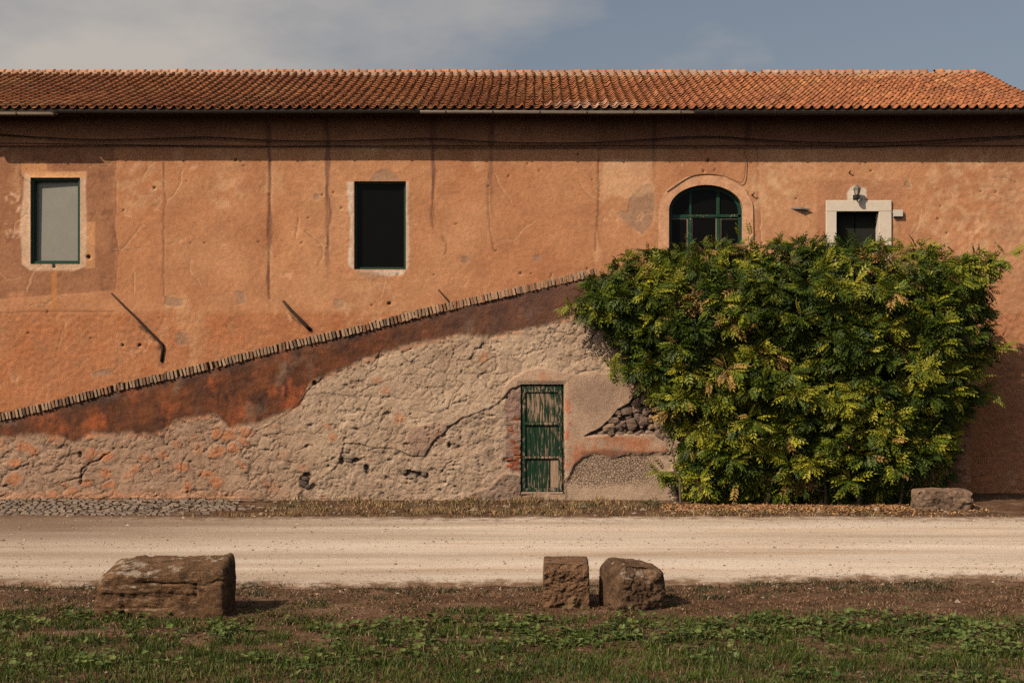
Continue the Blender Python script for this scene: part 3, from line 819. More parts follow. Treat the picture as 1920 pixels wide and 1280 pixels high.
# ridge: short half-round caps, each with a raised collar, on a mortar bed
seg = 9
def ridge_mesh():
    an = np.linspace(-0.15 * np.pi, 1.15 * np.pi, seg)
    rings = []
    for xx, r in ((0.0, 0.098), (0.12, 0.088), (0.135, 0.104), (0.20, 0.108), (0.205, 0.07)):
        rings.append(np.stack([np.full(seg, xx), np.cos(an) * r * 1.15, np.sin(an) * r], -1))
    n = len(rings)
    ii = np.arange(n - 1)[:, None] * seg; jj = np.arange(seg - 1)[None]
    fc = np.stack([ii + jj, ii + jj + 1, ii + seg + jj + 1, ii + seg + jj], -1).reshape(-1, 4)
    return mesh_np('ridge_tile', np.concatenate(rings), fc)
ridge_me = ridge_mesh(); ridge_me.materials.append(M['tile_one'])
def ridge_top(x): return RIDGE_Z - 0.002 + float(sag(1.0, x)) * 0.9
RP = 0.188
for i in range(int((9.93 - ROOF_X0) / RP)):
    x = 9.93 - (i + 1) * RP
    if 4.62 < x < 4.95 or 8.62 < x < 8.95:
        continue
    o = obj('ridge_tile', ridge_me, None, roof)
    o.location = (x, RIDGE_Y, ridge_top(x) + _tr.normal(0, 0.006)); o.rotation_euler = (0, _tr.normal(0, 0.02), _tr.normal(0, 0.02))
    c = np.array((0.46, 0.19, 0.085)) * (0.75 + 0.5 * _tr.random())
    if 4.2 < x < 5.4 or _tr.random() < 0.12: c = c * 0.6 + np.array((0.2, 0.14, 0.1))
    o.color = (*c, 1)
bx = np.linspace(ROOF_X0, 9.95, 260)
rows = []
for k_, (dy, dz) in enumerate(((-0.22, -0.075), (-0.13, 0.015), (0.0, 0.05), (0.14, 0.0), (0.25, -0.09))):
    rows.append(np.stack([bx, RIDGE_Y + dy + 0.02 * perlin(bx * 5, bx * 0 + k_, 7), np.array([ridge_top(q) for q in bx]) + dz + 0.012 * perlin(bx * 4, bx * 0 + k_ * 3, 8)], -1))
vv = np.stack(rows, 1).reshape(-1, 3)
obj('ridge_mortar', mesh_np('ridge_mortar', vv, grid_faces(260, 5)[:, ::-1]), M['mortar'], roof)

# ---- gutters with brackets
def gutter(name, px0, px1, r, dz, mat, dy=0.0, lip=0.006):
    mb = MB(); an = np.linspace(np.pi, 2 * np.pi, 9)
    gy0 = EY - 0.045 + dy
    x = np.linspace((px0 - CX) * (D + gy0) / F, (px1 - CX) * (D + gy0) / F, 24)
    zc = EAVE_Z - 0.050 + dz + 0.012 * perlin(x * 0.3, x * 0, 15)
    def shell(rr):
        return np.stack([np.repeat(x, 9), np.tile(gy0 + np.cos(an) * rr, 24), np.repeat(zc, 9) + np.tile(np.sin(an) * rr, 24)], -1)
    f = grid_faces(24, 9)
    mb.add(shell(r), f); mb.add(shell(r - 0.005), f[:, ::-1])
    mb.tube(np.stack([x, 0 * x + gy0 - r, zc], -1), lip, 6)
    for e in (0, -1):
        c = np.array([(x[e], gy0, zc[e])]); ring = np.stack([np.full(9, x[e]), gy0 + np.cos(an) * r, zc[e] + np.sin(an) * r], -1)
        mb.add(np.concatenate([c, ring]), [(0, q, q + 1) for q in range(1, 9)])
    g = mb.build(name, mat, farm, True)
    return g, x, zc, gy0
def bracket(parent, x, y, z, r):
    an = np.linspace(np.pi * 0.95, 2 * np.pi, 9)
    pts = np.stack([np.full(9, x), y + np.cos(an) * (r + 0.006), z + np.sin(an) * (r + 0.006)], -1)
    pts = np.concatenate([[(x, y - r - 0.004, z + 0.022)], pts])
    mb = MB().tube(pts, 0.009, 5)
    mb.build('bracket', M['gutter_dark'], parent, True)
for (a, b, r, dz, mt) in ((-80, 101, 0.055, -0.055, 'gutter_pale'), (104, 786, 0.050, -0.012, 'gutter_dark'), (788, 1300, 0.052, -0.022, 'gutter_pale'), (1303, 2010, 0.062, -0.020, 'gutter_dark')):
    g, x, zc, y = gutter('gutter', a, b, r, dz, M[mt])
    if mt == 'gutter_pale':
        tag(g, 'pale newer length of half-round gutter')
    for px in range(32 if a < 0 else (836 if a == 788 else a + 40), b, 88 if mt == 'gutter_pale' else 110):
        xb = (px - CX) * (D + y) / F
        bracket(g, xb, y, float(np.interp(xb, x, zc)), r)

# ---- openings
def reveal(name, w, depth, parent, mat, lip=0.004):
    x0, x1, z1, z0 = fx(w[0]), fx(w[1]), fz(w[2]), fz(w[3])
    mb = MB(); a, b = 0.0, depth
    mb.add([(x0, a, z0), (x0, b, z0), (x0, b, z1), (x0, a, z1)], [(0, 1, 2, 3)])
    mb.add([(x1, a, z0), (x1, a, z1), (x1, b, z1), (x1, b, z0)], [(0, 1, 2, 3)])
    mb.add([(x0, a, z1), (x0, b, z1), (x1, b, z1), (x1, a, z1)], [(0, 1, 2, 3)])
    mb.add([(x0, a, z0), (x1, a, z0), (x1, b, z0), (x0, b, z0)], [(0, 1, 2, 3)])
    return mb.build(name, mat, parent)
def frame_mesh(x0, x1, z0, z1, y, th, dp, b=0.006):
    mb = MB()
    mb.bevbox(x0, x0 + th, y, y + dp, z0, z1, b); mb.bevbox(x1 - th, x1, y, y + dp, z0, z1, b)
    mb.bevbox(x0 + th, x1 - th, y + 0.002, y + dp, z0, z0 + th, b); mb.bevbox(x0 + th, x1 - th, y + 0.002, y + dp, z1 - th, z1, b)
    return mb
# left window, whitewashed pane in a dark green frame
x0, x1, z1, z0 = fx(W1[0]), fx(W1[1]), fz(W1[2]), fz(W1[3])
win = frame_mesh(x0 + 0.003, x1 - 0.003, z0 + 0.003, z1 - 0.003, 0.055, 0.05, 0.06).build('window', M['green_frame'], farm)
tag(win, 'left window with a pale clouded pane in a dark green frame')
frame_mesh(x0 + 0.053, x1 - 0.053, z0 + 0.053, z1 - 0.053, 0.085, 0.018, 0.04, 0.003).build('sash', M['green_frame'], win)
MB().add([(x0 + 0.06, 0.155, z0 + 0.06), (x1 - 0.06, 0.125, z0 + 0.06), (x1 - 0.06, 0.130, z1 - 0.06), (x0 + 0.06, 0.175, z1 - 0.06)], [(0, 1, 2, 3)]).build('pane', M['blind'], win)
reveal('reveal', W1, 0.3, win, M['reveal'])
# middle window, black pane
x0, x1, z1, z0 = fx(W2[0]), fx(W2[1]), fz(W2[2]), fz(W2[3])
win = frame_mesh(x0 + 0.003, x1 - 0.003, z0 + 0.003, z1 - 0.003, 0.10, 0.045, 0.06).build('window', M['green_frame'], farm)
tag(win, 'middle window with a black pane and ragged mortar edges')
MB().add([(x0 + 0.04, 0.14, z0 + 0.04), (x1 - 0.04, 0.14, z0 + 0.04), (x1 - 0.04, 0.14, z1 - 0.04), (x0 + 0.04, 0.14, z1 - 0.04)], [(0, 1, 2, 3)]).build('pane', M['glass'], win)
reveal('reveal', W2, 0.3, win, M['reveal'])
# arched window: surround, frame, glazing bars, panes
def arch_pts(grow, n=40, bot=None):
    a = ARCH; th = np.linspace(0, np.pi, n)
    top = [(a['cx'] + (a['a'] + grow) * math.cos(q), a['cy'] - (a['b'] + grow) * math.sin(q)) for q in th]
    bt = a['bot'] if bot is None else bot
    pts = [(a['cx'] + a['a'] + grow, bt)] + top + [(a['cx'] - a['a'] - grow, bt)]
    return np.array([(fx(p), fz(q)) for p, q in pts])
def arch_ring(g_in, g_out, yf, yb, wob=0.0):
    A, B = arch_pts(g_in), arch_pts(g_out)
    n = len(A)
    if wob:
        w = np.random.default_rng(3).normal(0, wob, n); w = np.convolve(w, [0.25, 0.5, 0.25], 'same')
        B = B + (B - A) / np.linalg.norm(B - A, axis=1)[:, None] * w[:, None]
    v = np.concatenate([np.c_[A[:, 0], np.full(n, yf), A[:, 1]], np.c_[B[:, 0], np.full(n, yf), B[:, 1]],
                        np.c_[A[:, 0], np.full(n, yb), A[:, 1]], np.c_[B[:, 0], np.full(n, yb), B[:, 1]]])
    i = np.arange(n - 1)
    f = [np.stack([i, i + n, i + 1 + n, i + 1], -1), np.stack([i + 1, i + 1 + 2 * n, i + 2 * n, i], -1), np.stack([i + n, i + 3 * n, i + 1 + 3 * n, i + 1 + n], -1)]
    return MB().add(v, np.concatenate(f))
win = arch_ring(-7, 1.5, 0.15, 0.23).build('window', M['green_frame'], farm)
tag(win, 'arched window with green glazing bars in a plastered surround')
arch_ring(0, 19.5, -0.032, 0.03, 0.014).build('arch_surround', M['arch_plaster'], win, False)
arch_ring(0, 6, 0.03, 0.32).build('reveal', M['reveal'], win)
def bar(px0, px1, py0, py1, mat, name, y=0.155, dp=0.05):
    MB().bevbox(fx(px0), fx(px1), y, y + dp, fz(py1), fz(py0), 0.006).build(name, mat, win)
bar(1292, 1299, 402, 505, M['green_old'], 'glazing_bar'); bar(1294, 1298.5, 354, 401, M['green_frame'], 'glazing_bar', 0.165)
bar(1345, 1351.5, 352, 401, M['green_old'], 'glazing_bar'); bar(1346, 1352, 408, 505, M['green_old'], 'glazing_bar')
bar(1255, 1291.5, 401, 408, M['green_frame'], 'glazing_bar', 0.165); bar(1291, 1352, 401.2, 406, M['green_old'], 'glazing_bar', 0.150); bar(1352.2, 1392, 400.8, 406.5, M['green_old'], 'glazing_bar', 0.150)
def putty(a, b, c, d):
    x0, x1, z1, z0 = fx(a), fx(b), fz(c), fz(d)
    frame_mesh(x0, x1, z0, z1, 0.178, 0.014, 0.02, 0.002).build('putty_strip', M['putty'], win)
for a, b, c, d in ((1257, 1291, 408.5, 505), (1299.5, 1345.5, 406.5, 505), (1353, 1391.5, 408.5, 505)): putty(a, b, c, d)
for a, b, c, d in ((1256, 1292, 408, 505), (1299, 1346, 406, 505), (1352, 1393, 407, 505)):
    x0, x1, z1, z0 = fx(a), fx(b), fz(c), fz(d)
    MB().add([(x0, 0.19, z0), (x1, 0.19, z0), (x1, 0.19, z1), (x0, 0.19, z1)], [(0, 1, 2, 3)]).build('pane', M['glass'], win)
for a, b in ((1256, 1295), (1298, 1346), (1351, 1392)):
    us = np.linspace(a, b, 14)
    tops = ARCH['cy'] - (ARCH['b'] - 3) * np.sqrt(np.clip(1 - ((us - ARCH['cx']) / (ARCH['a'] - 1)) ** 2, 0, 1))
    v = [(fx(u_), 0.188, fz(404)) for u_ in us] + [(fx(u_), 0.188, fz(min(q, 403))) for u_, q in zip(us, tops)]
    MB().add(v, [(i, i + 1, i + 15, i + 14) for i in range(13)]).build('pane', M['glass'], win)
# upper door with a pale stone surround
x0, x1, z1, z0 = fx(DR[0]), fx(DR[1]), fz(DR[2]), fz(DR[3])
od = MB(); ox0, ox1, oz1 = fx(1548), fx(1671), fz(376)
od.bevbox(ox0, x0, -0.045, 0.0, z0, z1, 0.008); od.bevbox(x1, ox1, -0.045, 0.0, z0, z1, 0.008); od.bevbox(ox0, ox1, -0.046, 0.0, z1 + 0.0005, oz1, 0.008)
door = od.build('door', M['pale_stucco'], farm)
tag(door, 'dark upper door in a pale square-cut surround')
reveal('reveal', DR, 0.32, door, M['pale_stucco'])
for a, b in ((1569, 1606.5), (1608.5, 1646)):
    lf = MB().box(fx(a), fx(b), 0.22, 0.27, z0, z1)
    lf = lf.build('door_leaf', M['door_dark'], door)

# ------------------------------------------------------------------ the stair ramp in front of the facade
RY0 = -1.30
RS = F / (D + RY0)
def rx_(px): return (px - CX) / RS
def rz_(py): return H - (py - 640) / RS
ramp = tag(empty('stair_ramp', (0, RY0, 0)), 'sloping rubble stair wall with brick coping and flaking plaster', 'wall')
ramp.location = (0, 0, 0)
RX0, RX1 = -13.6, rx_(1820)
LD = (976, 1057, 720, 925)
xs = np.arange(RX0, RX1, 0.0175); xs[-1] = RX1
zs = np.arange(-0.06, rz_(505) + 0.02, 0.0175)
snap(xs, [rx_(LD[0]), rx_(LD[1])]); snap(zs, [rz_(LD[2]), rz_(LD[3])])
XX, ZZ = np.meshgrid(xs, zs, indexing='ij')
ztop = rz_(coping_v(CX + xs * RS) + 7.0)
ZC = np.minimum(ZZ, ztop[:, None])
U, V = CX + XX * RS, 640 - (ZC - H) * RS
nz = fbm(XX * 0.6, ZC * 0.6, 5, 121); nm = fbm(XX * 2.3, ZC * 2.3, 4, 122); nf = fbm(XX * 9, ZC * 9, 4, 123); nr = fbm(XX * 5, ZC * 5, 5, 124, 0.65)
wob = 9 * fbm(XX * 1.5, ZC * 1.5, 4, 125); wob2 = 9 * fbm(XX * 1.5 + 31, ZC * 1.5, 4, 126)
wobf = 4 * fbm(XX * 6, ZC * 6, 3, 127)
Uw, Vw = U + wob, V + wob2
rough = 0.9 + 0 * XX
# --- colour of the flaking rubble plaster
m = np.clip(0.5 + 0.5 * nz + 0.35 * nm, 0, 1)[..., None]
C = alb(152, 118, 88) * (1 - m) + alb(194, 158, 122) * m
leftz = sstep(640, 380, Uw)[..., None]
C = C * (1 - 0.62 * leftz) + alb(146, 106, 78) * 0.62 * leftz
w1, w2, wi = worley((XX + 0.16 * nm + 0.05 * nr) * 3.4, (ZC + 0.14 * fbm(XX * 2.1 + 60, ZC * 2.1, 4, 128) + 0.05 * nr) * 4.2, 5)
ridge_n = 1 - np.abs(perlin(XX * 2.4 + 0.8 * nr, ZC * 3.0 + 0.8 * nm, 129)) * 2
ridge_m = 1 - np.abs(perlin(XX * 5.5 + 0.8 * nr, ZC * 6.5 + 0.8 * nm, 130)) * 2
patch = sstep(-0.25, 0.35, fbm(XX * 0.9 + 17, ZC * 0.9, 3, 135))
v1, v2, vi = worley((XX + 0.02 * nf) * 11, (ZC + 0.02 * nf) * 12, 9)
# orange stones and render scraps showing at the left
orange = sstep(0.46, 0.32, w1 + 0.14 * nr) * (wi > 0.58) * sstep(-0.35, 0.1, fbm(XX * 1.3 + 5, ZC * 1.3, 3, 136)) * sstep(580, 430, Uw)
paint(orange, alb(178, 108, 66), 0.72)
paint(sstep(0.36, 0.26, w1 + 0.10 * nr) * (wi > 0.90) * sstep(440, 620, Uw) * sstep(960, 900, U), alb(180, 118, 78), 0.7)
paint(sstep(0.25, 0.6, nm) * sstep(600, 300, Uw) * sstep(830, 870, V), alb(134, 92, 66), 0.6)
paint(sstep(915, 928, V + 0.4 * wobf) * sstep(520, 400, U), alb(190, 130, 90), 0.55)
paint(sstep(1500, 1640, Uw), alb(146, 92, 60), 0.9)  # right end painted browner, putting the shrub's shade into the plaster colour
# --- the stained band under the coping
lowpts = np.array([(-700, 940), (-300, 870), (0, 820), (60, 812), (110, 815), (140, 826), (165, 813), (230, 810), (290, 815), (330, 785), (405, 777), (430, 802), (480, 790), (560, 762), (580, 715), (640, 690), (720, 660), (800, 640), (860, 625), (905, 632), (980, 617), (1050, 600), (1120, 580), (1300, 560), (1900, 560)])
bl = np.interp(U, lowpts[:, 0], lowpts[:, 1])
band_sd = V + 0.55 * wob2 + 1.0 * wobf - bl
band = sstep(6.5, -5.0, band_sd + 5.0 * nr)
bd1, bd2, bd3 = alb(70, 46, 34), alb(124, 70, 40), alb(122, 94, 72)
q1 = np.clip(0.5 + 1.1 * fbm(XX * 1.6, ZC * 2.0, 5, 131, 0.65), 0, 1)[..., None]
bc = bd1 * (1 - q1) + bd2 * q1
q3 = sstep(0.12, 0.5, fbm(XX * 2.0 + 47, ZC * 2.0, 5, 133, 0.62))[..., None]
bc = bc * (1 - 0.75 * q3) + bd3 * 0.75 * q3
q4 = (sstep(0.02, 0.42, fbm(XX * 2.3 + 77, ZC * 1.7, 5, 134, 0.62)) * (0.25 + 0.75 * sstep(720, 560, Uw)))[..., None]
bc = bc * (1 - 0.85 * q4) + alb(152, 78, 43) * 0.85 * q4
q2 = sstep(0.06, 0.45, fbm(XX * 2.4 + 13, ZC * 1.2, 5, 132, 0.65))[..., None]
bc = bc * (1 - 0.85 * q2) + alb(52, 39, 33) * 0.85 * q2
up = (sstep(30, 8, V - coping_v(U)) * (0.55 + 0.4 * nm))[..., None]
bc = bc * (1 - 0.5 * up) + alb(110, 84, 66) * 0.5 * up
q5 = sstep(0.05, 0.45, fbm(XX * 4.5, ZC * 1.3, 4, 137, 0.6))[..., None]
bc = bc * (1 - 0.4 * q5) + alb(60, 43, 35) * 0.4 * q5
rt = sstep(700, 960, Uw)[..., None] * 0.5
bc = bc * (1 - rt) + alb(104, 72, 56) * rt
C = C * (1 - band[..., None]) + bc * band[..., None]
paint(sstep(7, 1, np.abs(band_sd - 4)) * sstep(0, 3, band_sd) * sstep(-0.2, 0.4, nm), alb(188, 122, 80), 0.6)
# --- area where the plaster has fallen, below the stepped crack
lost_edge = [(975, 724), (955, 731), (946, 745), (934, 757), (905, 770), (866, 784), (846, 797), (832, 812), (815, 826), (803, 845), (797, 856), (768, 855), (752, 846), (735, 840), (700, 839), (672, 832), (646, 831), (640, 850), (636, 868), (622, 880)]
lost_poly = lost_edge + [(560, 925), (560, 960), (990, 960), (978, 724)]
lost_sd = sd_poly(U + 0.22 * wob + 0.5 * wobf, V + 0.22 * wob2 + 0.5 * wobf, lost_poly)
lost = sstep(1.6, -1.6, lost_sd)
paint(lost * (0.5 + 0.5 * nm), alb(156, 124, 96), 0.75)
paint(lost * sstep(0.1, 0.5, nr), alb(190, 156, 122), 0.5)
paint(lost * sstep(0.15, 0.5, -nr), alb(110, 82, 62), 0.5)
smooth_patch = soft(sd_poly(Uw * 0.3 + U * 0.7, V + 0.3 * wobf, [(770, 800), (845, 790), (835, 808), (815, 824), (800, 848), (775, 852), (755, 835)]), 3)
paint(smooth_patch, alb(150, 114, 88), 0.8)
# --- sound plaster round the door
sp = sd_poly(U + 0.3 * wob + 0.4 * wobf, V + 0.3 * wob2 + 0.4 * wobf, [(945, 725), (965, 707), (985, 696), (1010, 690), (1045, 695), (1075, 703), (1110, 697), (1150, 702), (1230, 720), (1230, 735), (1195, 735), (1180, 755), (1160, 765), (1145, 785), (1130, 800), (1115, 808), (1100, 818), (1250, 812), (1250, 847), (1175, 850), (1145, 857), (1112, 848), (1090, 856), (1076, 872), (1068, 896), (1060, 900), (1058, 720), (975, 720), (955, 731)])
sound = sstep(1.4, -1.4, sp)
scol = alb(164, 128, 98) * (1 - m) + alb(182, 142, 108) * m
C = C * (1 - sound[..., None]) + scol * sound[..., None]
paint(sound * soft(np.hypot((Uw - 1115) / 45, (Vw - 740) / 28) * 20 - 20, 8), alb(138, 108, 86), 0.6)
paint(sound * sstep(1068, 1078, Uw) * sstep(815, 822, V + 0.5 * wob2) * sstep(0.0, 0.35, nm + 0.25), alb(166, 98, 60), 0.8)
paint(sound * sstep(840, 848, V + 0.5 * wob2) * sstep(1085, 1095, U), alb(110, 72, 52), 0.7)
paint(sstep(1058, 1060, U) * sstep(1076, 1066, Uw) * sstep(725, 740, V) * sstep(890, 860, V) * sstep(0.0, 0.3, nf), alb(170, 84, 48), 0.8)
paint(soft(sd_poly(Uw, Vw, [(1010, 705), (1020, 700), (1028, 710), (1015, 718)]), 3), alb(184, 116, 78), 0.6)
# --- crackled render low to the right of the door
ck = sd_poly(U + 0.3 * wob, V + 0.3 * wob2, [(1062, 905), (1070, 896), (1078, 873), (1092, 858), (1112, 852), (1145, 860), (1175, 853), (1260, 850), (1260, 960), (1062, 960)])
crackle = sstep(2, -2, ck)
paint(crackle * (0.6 + 0.4 * nm), alb(168, 134, 104), 0.9)
crackle_a = crackle * sstep(925, 900, V + wob2) * sstep(1258, 1200, Uw)
# --- hole where the rubble core shows, and the brick jamb
hole_poly = [(1096, 816), (1115, 809), (1131, 801), (1146, 786), (1160, 766), (1181, 756), (1196, 736), (1215, 735), (1275, 760), (1275, 812), (1180, 812), (1130, 814)]
core_sd = sd_poly(U + 0.6 * wobf, V + 0.6 * wobf, hole_poly)
core = sstep(1.5, -1.5, core_sd)
paint(core, alb(118, 88, 70), 0.9)
jamb_poly = [(976, 722), (962, 729), (950, 737), (946, 760), (950, 800), (948, 850), (955, 878), (976, 888)]
jamb = sstep(1.5, -1.5, sd_poly(U + 0.5 * wobf, V + 0.5 * wobf, jamb_poly))
paint(jamb, alb(140, 104, 84), 0.8)
foot = soft(sd_poly(Uw, V + 0.5 * wob2, [(880, 925), (920, 912), (940, 893), (950, 888), (976, 893), (976, 960), (870, 960)]), 2)
paint(foot, alb(134, 104, 82), 0.8)
pits = [(570, 905, 9, 12), (578, 893, 8, 6), (770, 888, 18, 5), (792, 890, 12, 5), (663, 862, 13, 4), (642, 865, 4, 8), (590, 718, 4, 4), (688, 880, 5, 8), (843, 835, 3, 5), (150, 852, 4, 6)]
# --- relief
disp = 0.030 * nz + 0.010 * nm
rub = (1 - band) * (1 - sound) * (1 - crackle) * (1 - lost)
stone_b = 0.6 * sstep(0.62, 0.44, w1 + 0.05 * nr) + 0.4 * sstep(0.75, 0.2, w1)
disp += rub * ((0.016 + 0.010 * leftz[..., 0]) * stone_b * (0.2 + 0.9 * wi) * (0.35 + 0.65 * patch) + 0.009 * nr + 0.005 * nf + 0.007 * sstep(0.6, 0.2, v1) * (vi > 0.4))
disp -= rub * (0.020 * sstep(0.90, 0.99, ridge_n) + 0.010 * sstep(0.90, 0.99, ridge_m) * patch)
paint(rub * sstep(0.92, 0.99, ridge_n) * sstep(-0.2, 0.3, nr), alb(104, 74, 54), 0.4)
seam = sstep(0.10, 0.0, w2 - w1) * sstep(0.35, 0.75, fbm(XX * 1.2, ZC * 1.2, 3, 141) + 0.55)
disp -= rub * 0.014 * seam
paint(rub * seam, alb(96, 68, 50), 0.5)
disp += band * (0.012 + 0.009 * nf + 0.016 * nr)
disp += lost * (-0.022 + 0.027 * nr + 0.010 * nf - 0.018 * sstep(0.86, 0.99, ridge_m) - 0.012 * sstep(0.88, 0.99, ridge_n) + 0.014 * stone_b)
disp += smooth_patch * (0.012 - 0.5 * (0.016 * nr))
disp += sound * (0.020 + 0.002 * nf)
disp += crackle * (-0.020 + 0.006 * nr + 0.003 * nf)
disp += core * -0.085 + jamb * -0.05 * (1 - lost)
disp += foot * 0.03
for a, b, ra, rb in pits:
    k_ = sstep(1.3, 0.6, np.hypot((U + wobf - a) / ra, (V + wobf - b) / rb))
    disp -= 0.055 * k_; paint(k_, alb(70, 50, 40), 0.6)
lr = np.random.default_rng(31)
for _ in range(28):                                         # small spalls
    a, b = lr.uniform(560, 960), lr.uniform(770, 920)
    s_ = lr.uniform(1.5, 4.5)
    i0, i1 = np.searchsorted(xs, [rx_(a - 25), rx_(a + 25)]); j0, j1 = np.searchsorted(zs, [rz_(b + 25), rz_(b - 25)])
    sl = (slice(i0, i1), slice(j0, j1))
    k_ = sstep(1.4, 0.5, np.hypot((U[sl] + 1.5 * wobf[sl] - a) / s_ / 1.6, (V[sl] + 1.5 * wobf[sl] - b) / s_))
    disp[sl] -= 0.03 * k_
for pts, wd, dp in ((lost_edge, 0.9, 0.014), ([(1058, 720), (1075, 703)], 0.6, 0.004), ([(590, 718), (575, 735), (560, 760), (500, 800), (470, 812)], 1.2, 0.012), ([(0, 940), (100, 936), (300, 936), (500, 937)], 1.2, 0.02),
                    ([(152, 905), (152, 880), (165, 870), (185, 862), (215, 840)], 1.4, 0.03), ([(340, 905), (340, 870), (350, 850)], 0.8, 0.02), ([(115, 905), (150, 895), (165, 875)], 1.3, 0.03), ([(830, 885), (838, 870), (848, 862)], 1.0, 0.02),
                    ([(1105, 640), (1120, 620), (1140, 618)], 1.0, 0.02), ([(690, 700), (705, 690), (712, 660)], 1.0, 0.015), ([(870, 720), (850, 740), (840, 765)], 0.9, 0.012)):
    d = dist_line(U + 0.5 * wobf, V + 0.5 * wobf, pts)
    k_ = sstep(wd * 1.5, wd * 0.3, d) * sstep(-0.5, 0.1, nm + 0.2)
    disp -= dp * k_; paint(k_, alb(62, 44, 34), 0.6)
q = np.maximum(np.abs(U - (LD[0] + LD[1]) / 2) - (LD[1] - LD[0]) / 2, np.abs(V - (LD[2] + LD[3]) / 2) - (LD[3] - LD[2]) / 2)
disp = np.where(disp > 0.0, disp * sstep(-1, 8, q), disp)
disp = np.where(V - coping_v(U) < 9.5, np.minimum(disp, 0.02), disp)
C *= (1 + 0.12 * nf)[..., None]
zf0, zf1 = ZC[:-1, :-1], ZC[:-1, 1:]
dead = (np.abs(ZC[:-1, 1:] - ZC[:-1, :-1]) < 1e-6) & (np.abs(ZC[1:, 1:] - ZC[1:, :-1]) < 1e-6)
uc, vc = 0.25 * (U[:-1, :-1] + U[1:, :-1] + U[:-1, 1:] + U[1:, 1:]), 0.25 * (V[:-1, :-1] + V[1:, :-1] + V[:-1, 1:] + V[1:, 1:])
dead |= (uc > LD[0]) & (uc < LD[1]) & (vc > LD[2]) & (vc < LD[3])
faces = grid_faces(len(xs), len(zs))[~dead.reshape(-1)]
used = np.unique(faces); remap = -np.ones(XX.size, int); remap[used] = np.arange(len(used))
me = mesh_np('wall_face', np.stack([XX, RY0 - disp, ZC], -1).reshape(-1, 3)[used], remap[faces])
set_col(me, 'col', np.clip(C.reshape(-1, 3)[used], 0.003, 0.8)); set_val(me, 'rough', rough.reshape(-1)[used]); set_val(me, 'crackle', crackle_a.reshape(-1)[used])
obj('wall_face', me, M['rubble'], ramp)
# body of the ramp: parapet, stair slope and landing behind it, end wall
tx = np.concatenate([[RX0], [rx_(q) for q in (0, 480, 960, 1090, 1130)], [RX1]])
tz = rz_(coping_v(CX + tx * RS) + 7.0)
def ramp_body(name, y0, y1, drop, mat):
    mb = MB()
    for i in range(len(tx) - 1):
        lo = -0.05
        mb.prism([(tx[i], lo), (tx[i + 1], lo), (tx[i + 1], max(tz[i + 1] - drop, 0)), (tx[i], max(tz[i] - drop, 0))], y0, y1)
    return mb.build(name, mat, ramp)
ramp_body('parapet', RY0 + 0.30, RY0 + 0.36, 0.0, M['reveal'])
ramp_body('stair_slope', RY0 + 0.37, -0.03, 0.85, M['mortar'])
MB().add([(RX1, RY0 + 0.001, -0.05), (RX1, -0.02, -0.05), (RX1, -0.02, tz[-1] - 0.85), (RX1, RY0 + 0.33, tz[-1] - 0.85), (RX1, RY0 + 0.33, tz[-1]), (RX1, RY0 + 0.001, tz[-1])], [(0, 1, 2, 3), (0, 3, 4, 5)]).build('end_wall', M['reveal'], ramp)
v = np.concatenate([np.c_[tx, np.full(len(tx), RY0 + 0.0), tz], np.c_[tx, np.full(len(tx), RY0 + 0.36), tz]]); n_ = len(tx)
MB().add(v, [(i, i + 1, i + 1 + n_, i + n_) for i in range(n_ - 1)]).build('coping_bed', M['mortar'], ramp)

# brick coping set on edge
def brick_mesh(name, sx, sy, sz, seed, chip=0.006):
    """small bevelled brick, worn at the corners"""
    r = np.random.default_rng(seed)
    b = min(sx, sz) * 0.14
    v, f = [], []
    xs_, zs_ = (-sx / 2, -sx / 2 + b, sx / 2 - b, sx / 2), (-sz / 2, -sz / 2 + b, sz / 2 - b, sz / 2)
    for x in xs_:
        for z in zs_:
            edge = (x in (xs_[0], xs_[3])) + (z in (zs_[0], zs_[3]))
            v.append((x * (0.94 if edge == 2 else 1) + r.normal(0, chip * 0.35), b * 0.7 * edge + r.normal(0, chip * 0.5), z * (0.97 if edge == 2 else 1) + r.normal(0, chip * 0.35)))
    f = [(i * 4 + j, (i + 1) * 4 + j, (i + 1) * 4 + j + 1, i * 4 + j + 1) for i in range(3) for j in range(3)]
    rim = [0, 4, 8, 12, 13, 14, 15, 11, 7, 3, 2, 1]
    k = len(v)
    v += [(v[q][0], sy, v[q][2]) for q in rim]
    n = len(rim)
    f += [(rim[(i + 1) % n], rim[i], k + i, k + (i + 1) % n) for i in range(n)]
    return mesh_np(name, v, np.array(f), False)
brs = [brick_mesh('brick', 0.052, 0.36, 0.168, s, 0.009) for s in range(6)]
for b in brs: b.materials.append(M['brick'])
br = np.random.default_rng(5)
px = -335.0
while px < 1122:
    pv = float(coping_v(px)); sl_ = (float(coping_v(px + 5)) - float(coping_v(px - 5))) / 10
    a = math.atan(-sl_)
    o = obj('brick', brs[int(br.integers(6))], None, ramp)
    gap = br.random()
    o.location = (rx_(px), RY0 - 0.045 - br.uniform(-0.012, 0.016), rz_(pv + br.normal(0, 0.5) + 1.1 * math.sin(px * 0.021) ))
    o.rotation_euler = (br.normal(0, 0.02), -a + br.normal(0.03, 0.06), br.normal(0, 0.03))
    o.scale = (br.uniform(0.82, 0.96), 1, br.uniform(0.76, 0.93))
    c = np.array((0.40, 0.255, 0.16)) * br.uniform(0.72, 1.18)
    if br.random() < 0.2: c = np.array((0.30, 0.15, 0.085)) * br.uniform(0.7, 1.1)
    if br.random() < 0.06: c = np.array((0.15, 0.105, 0.075))
    o.color = (*c, 1)
    px += 6.55 + br.normal(0, 0.35) + (3.0 if br.random() < 0.04 else 0)

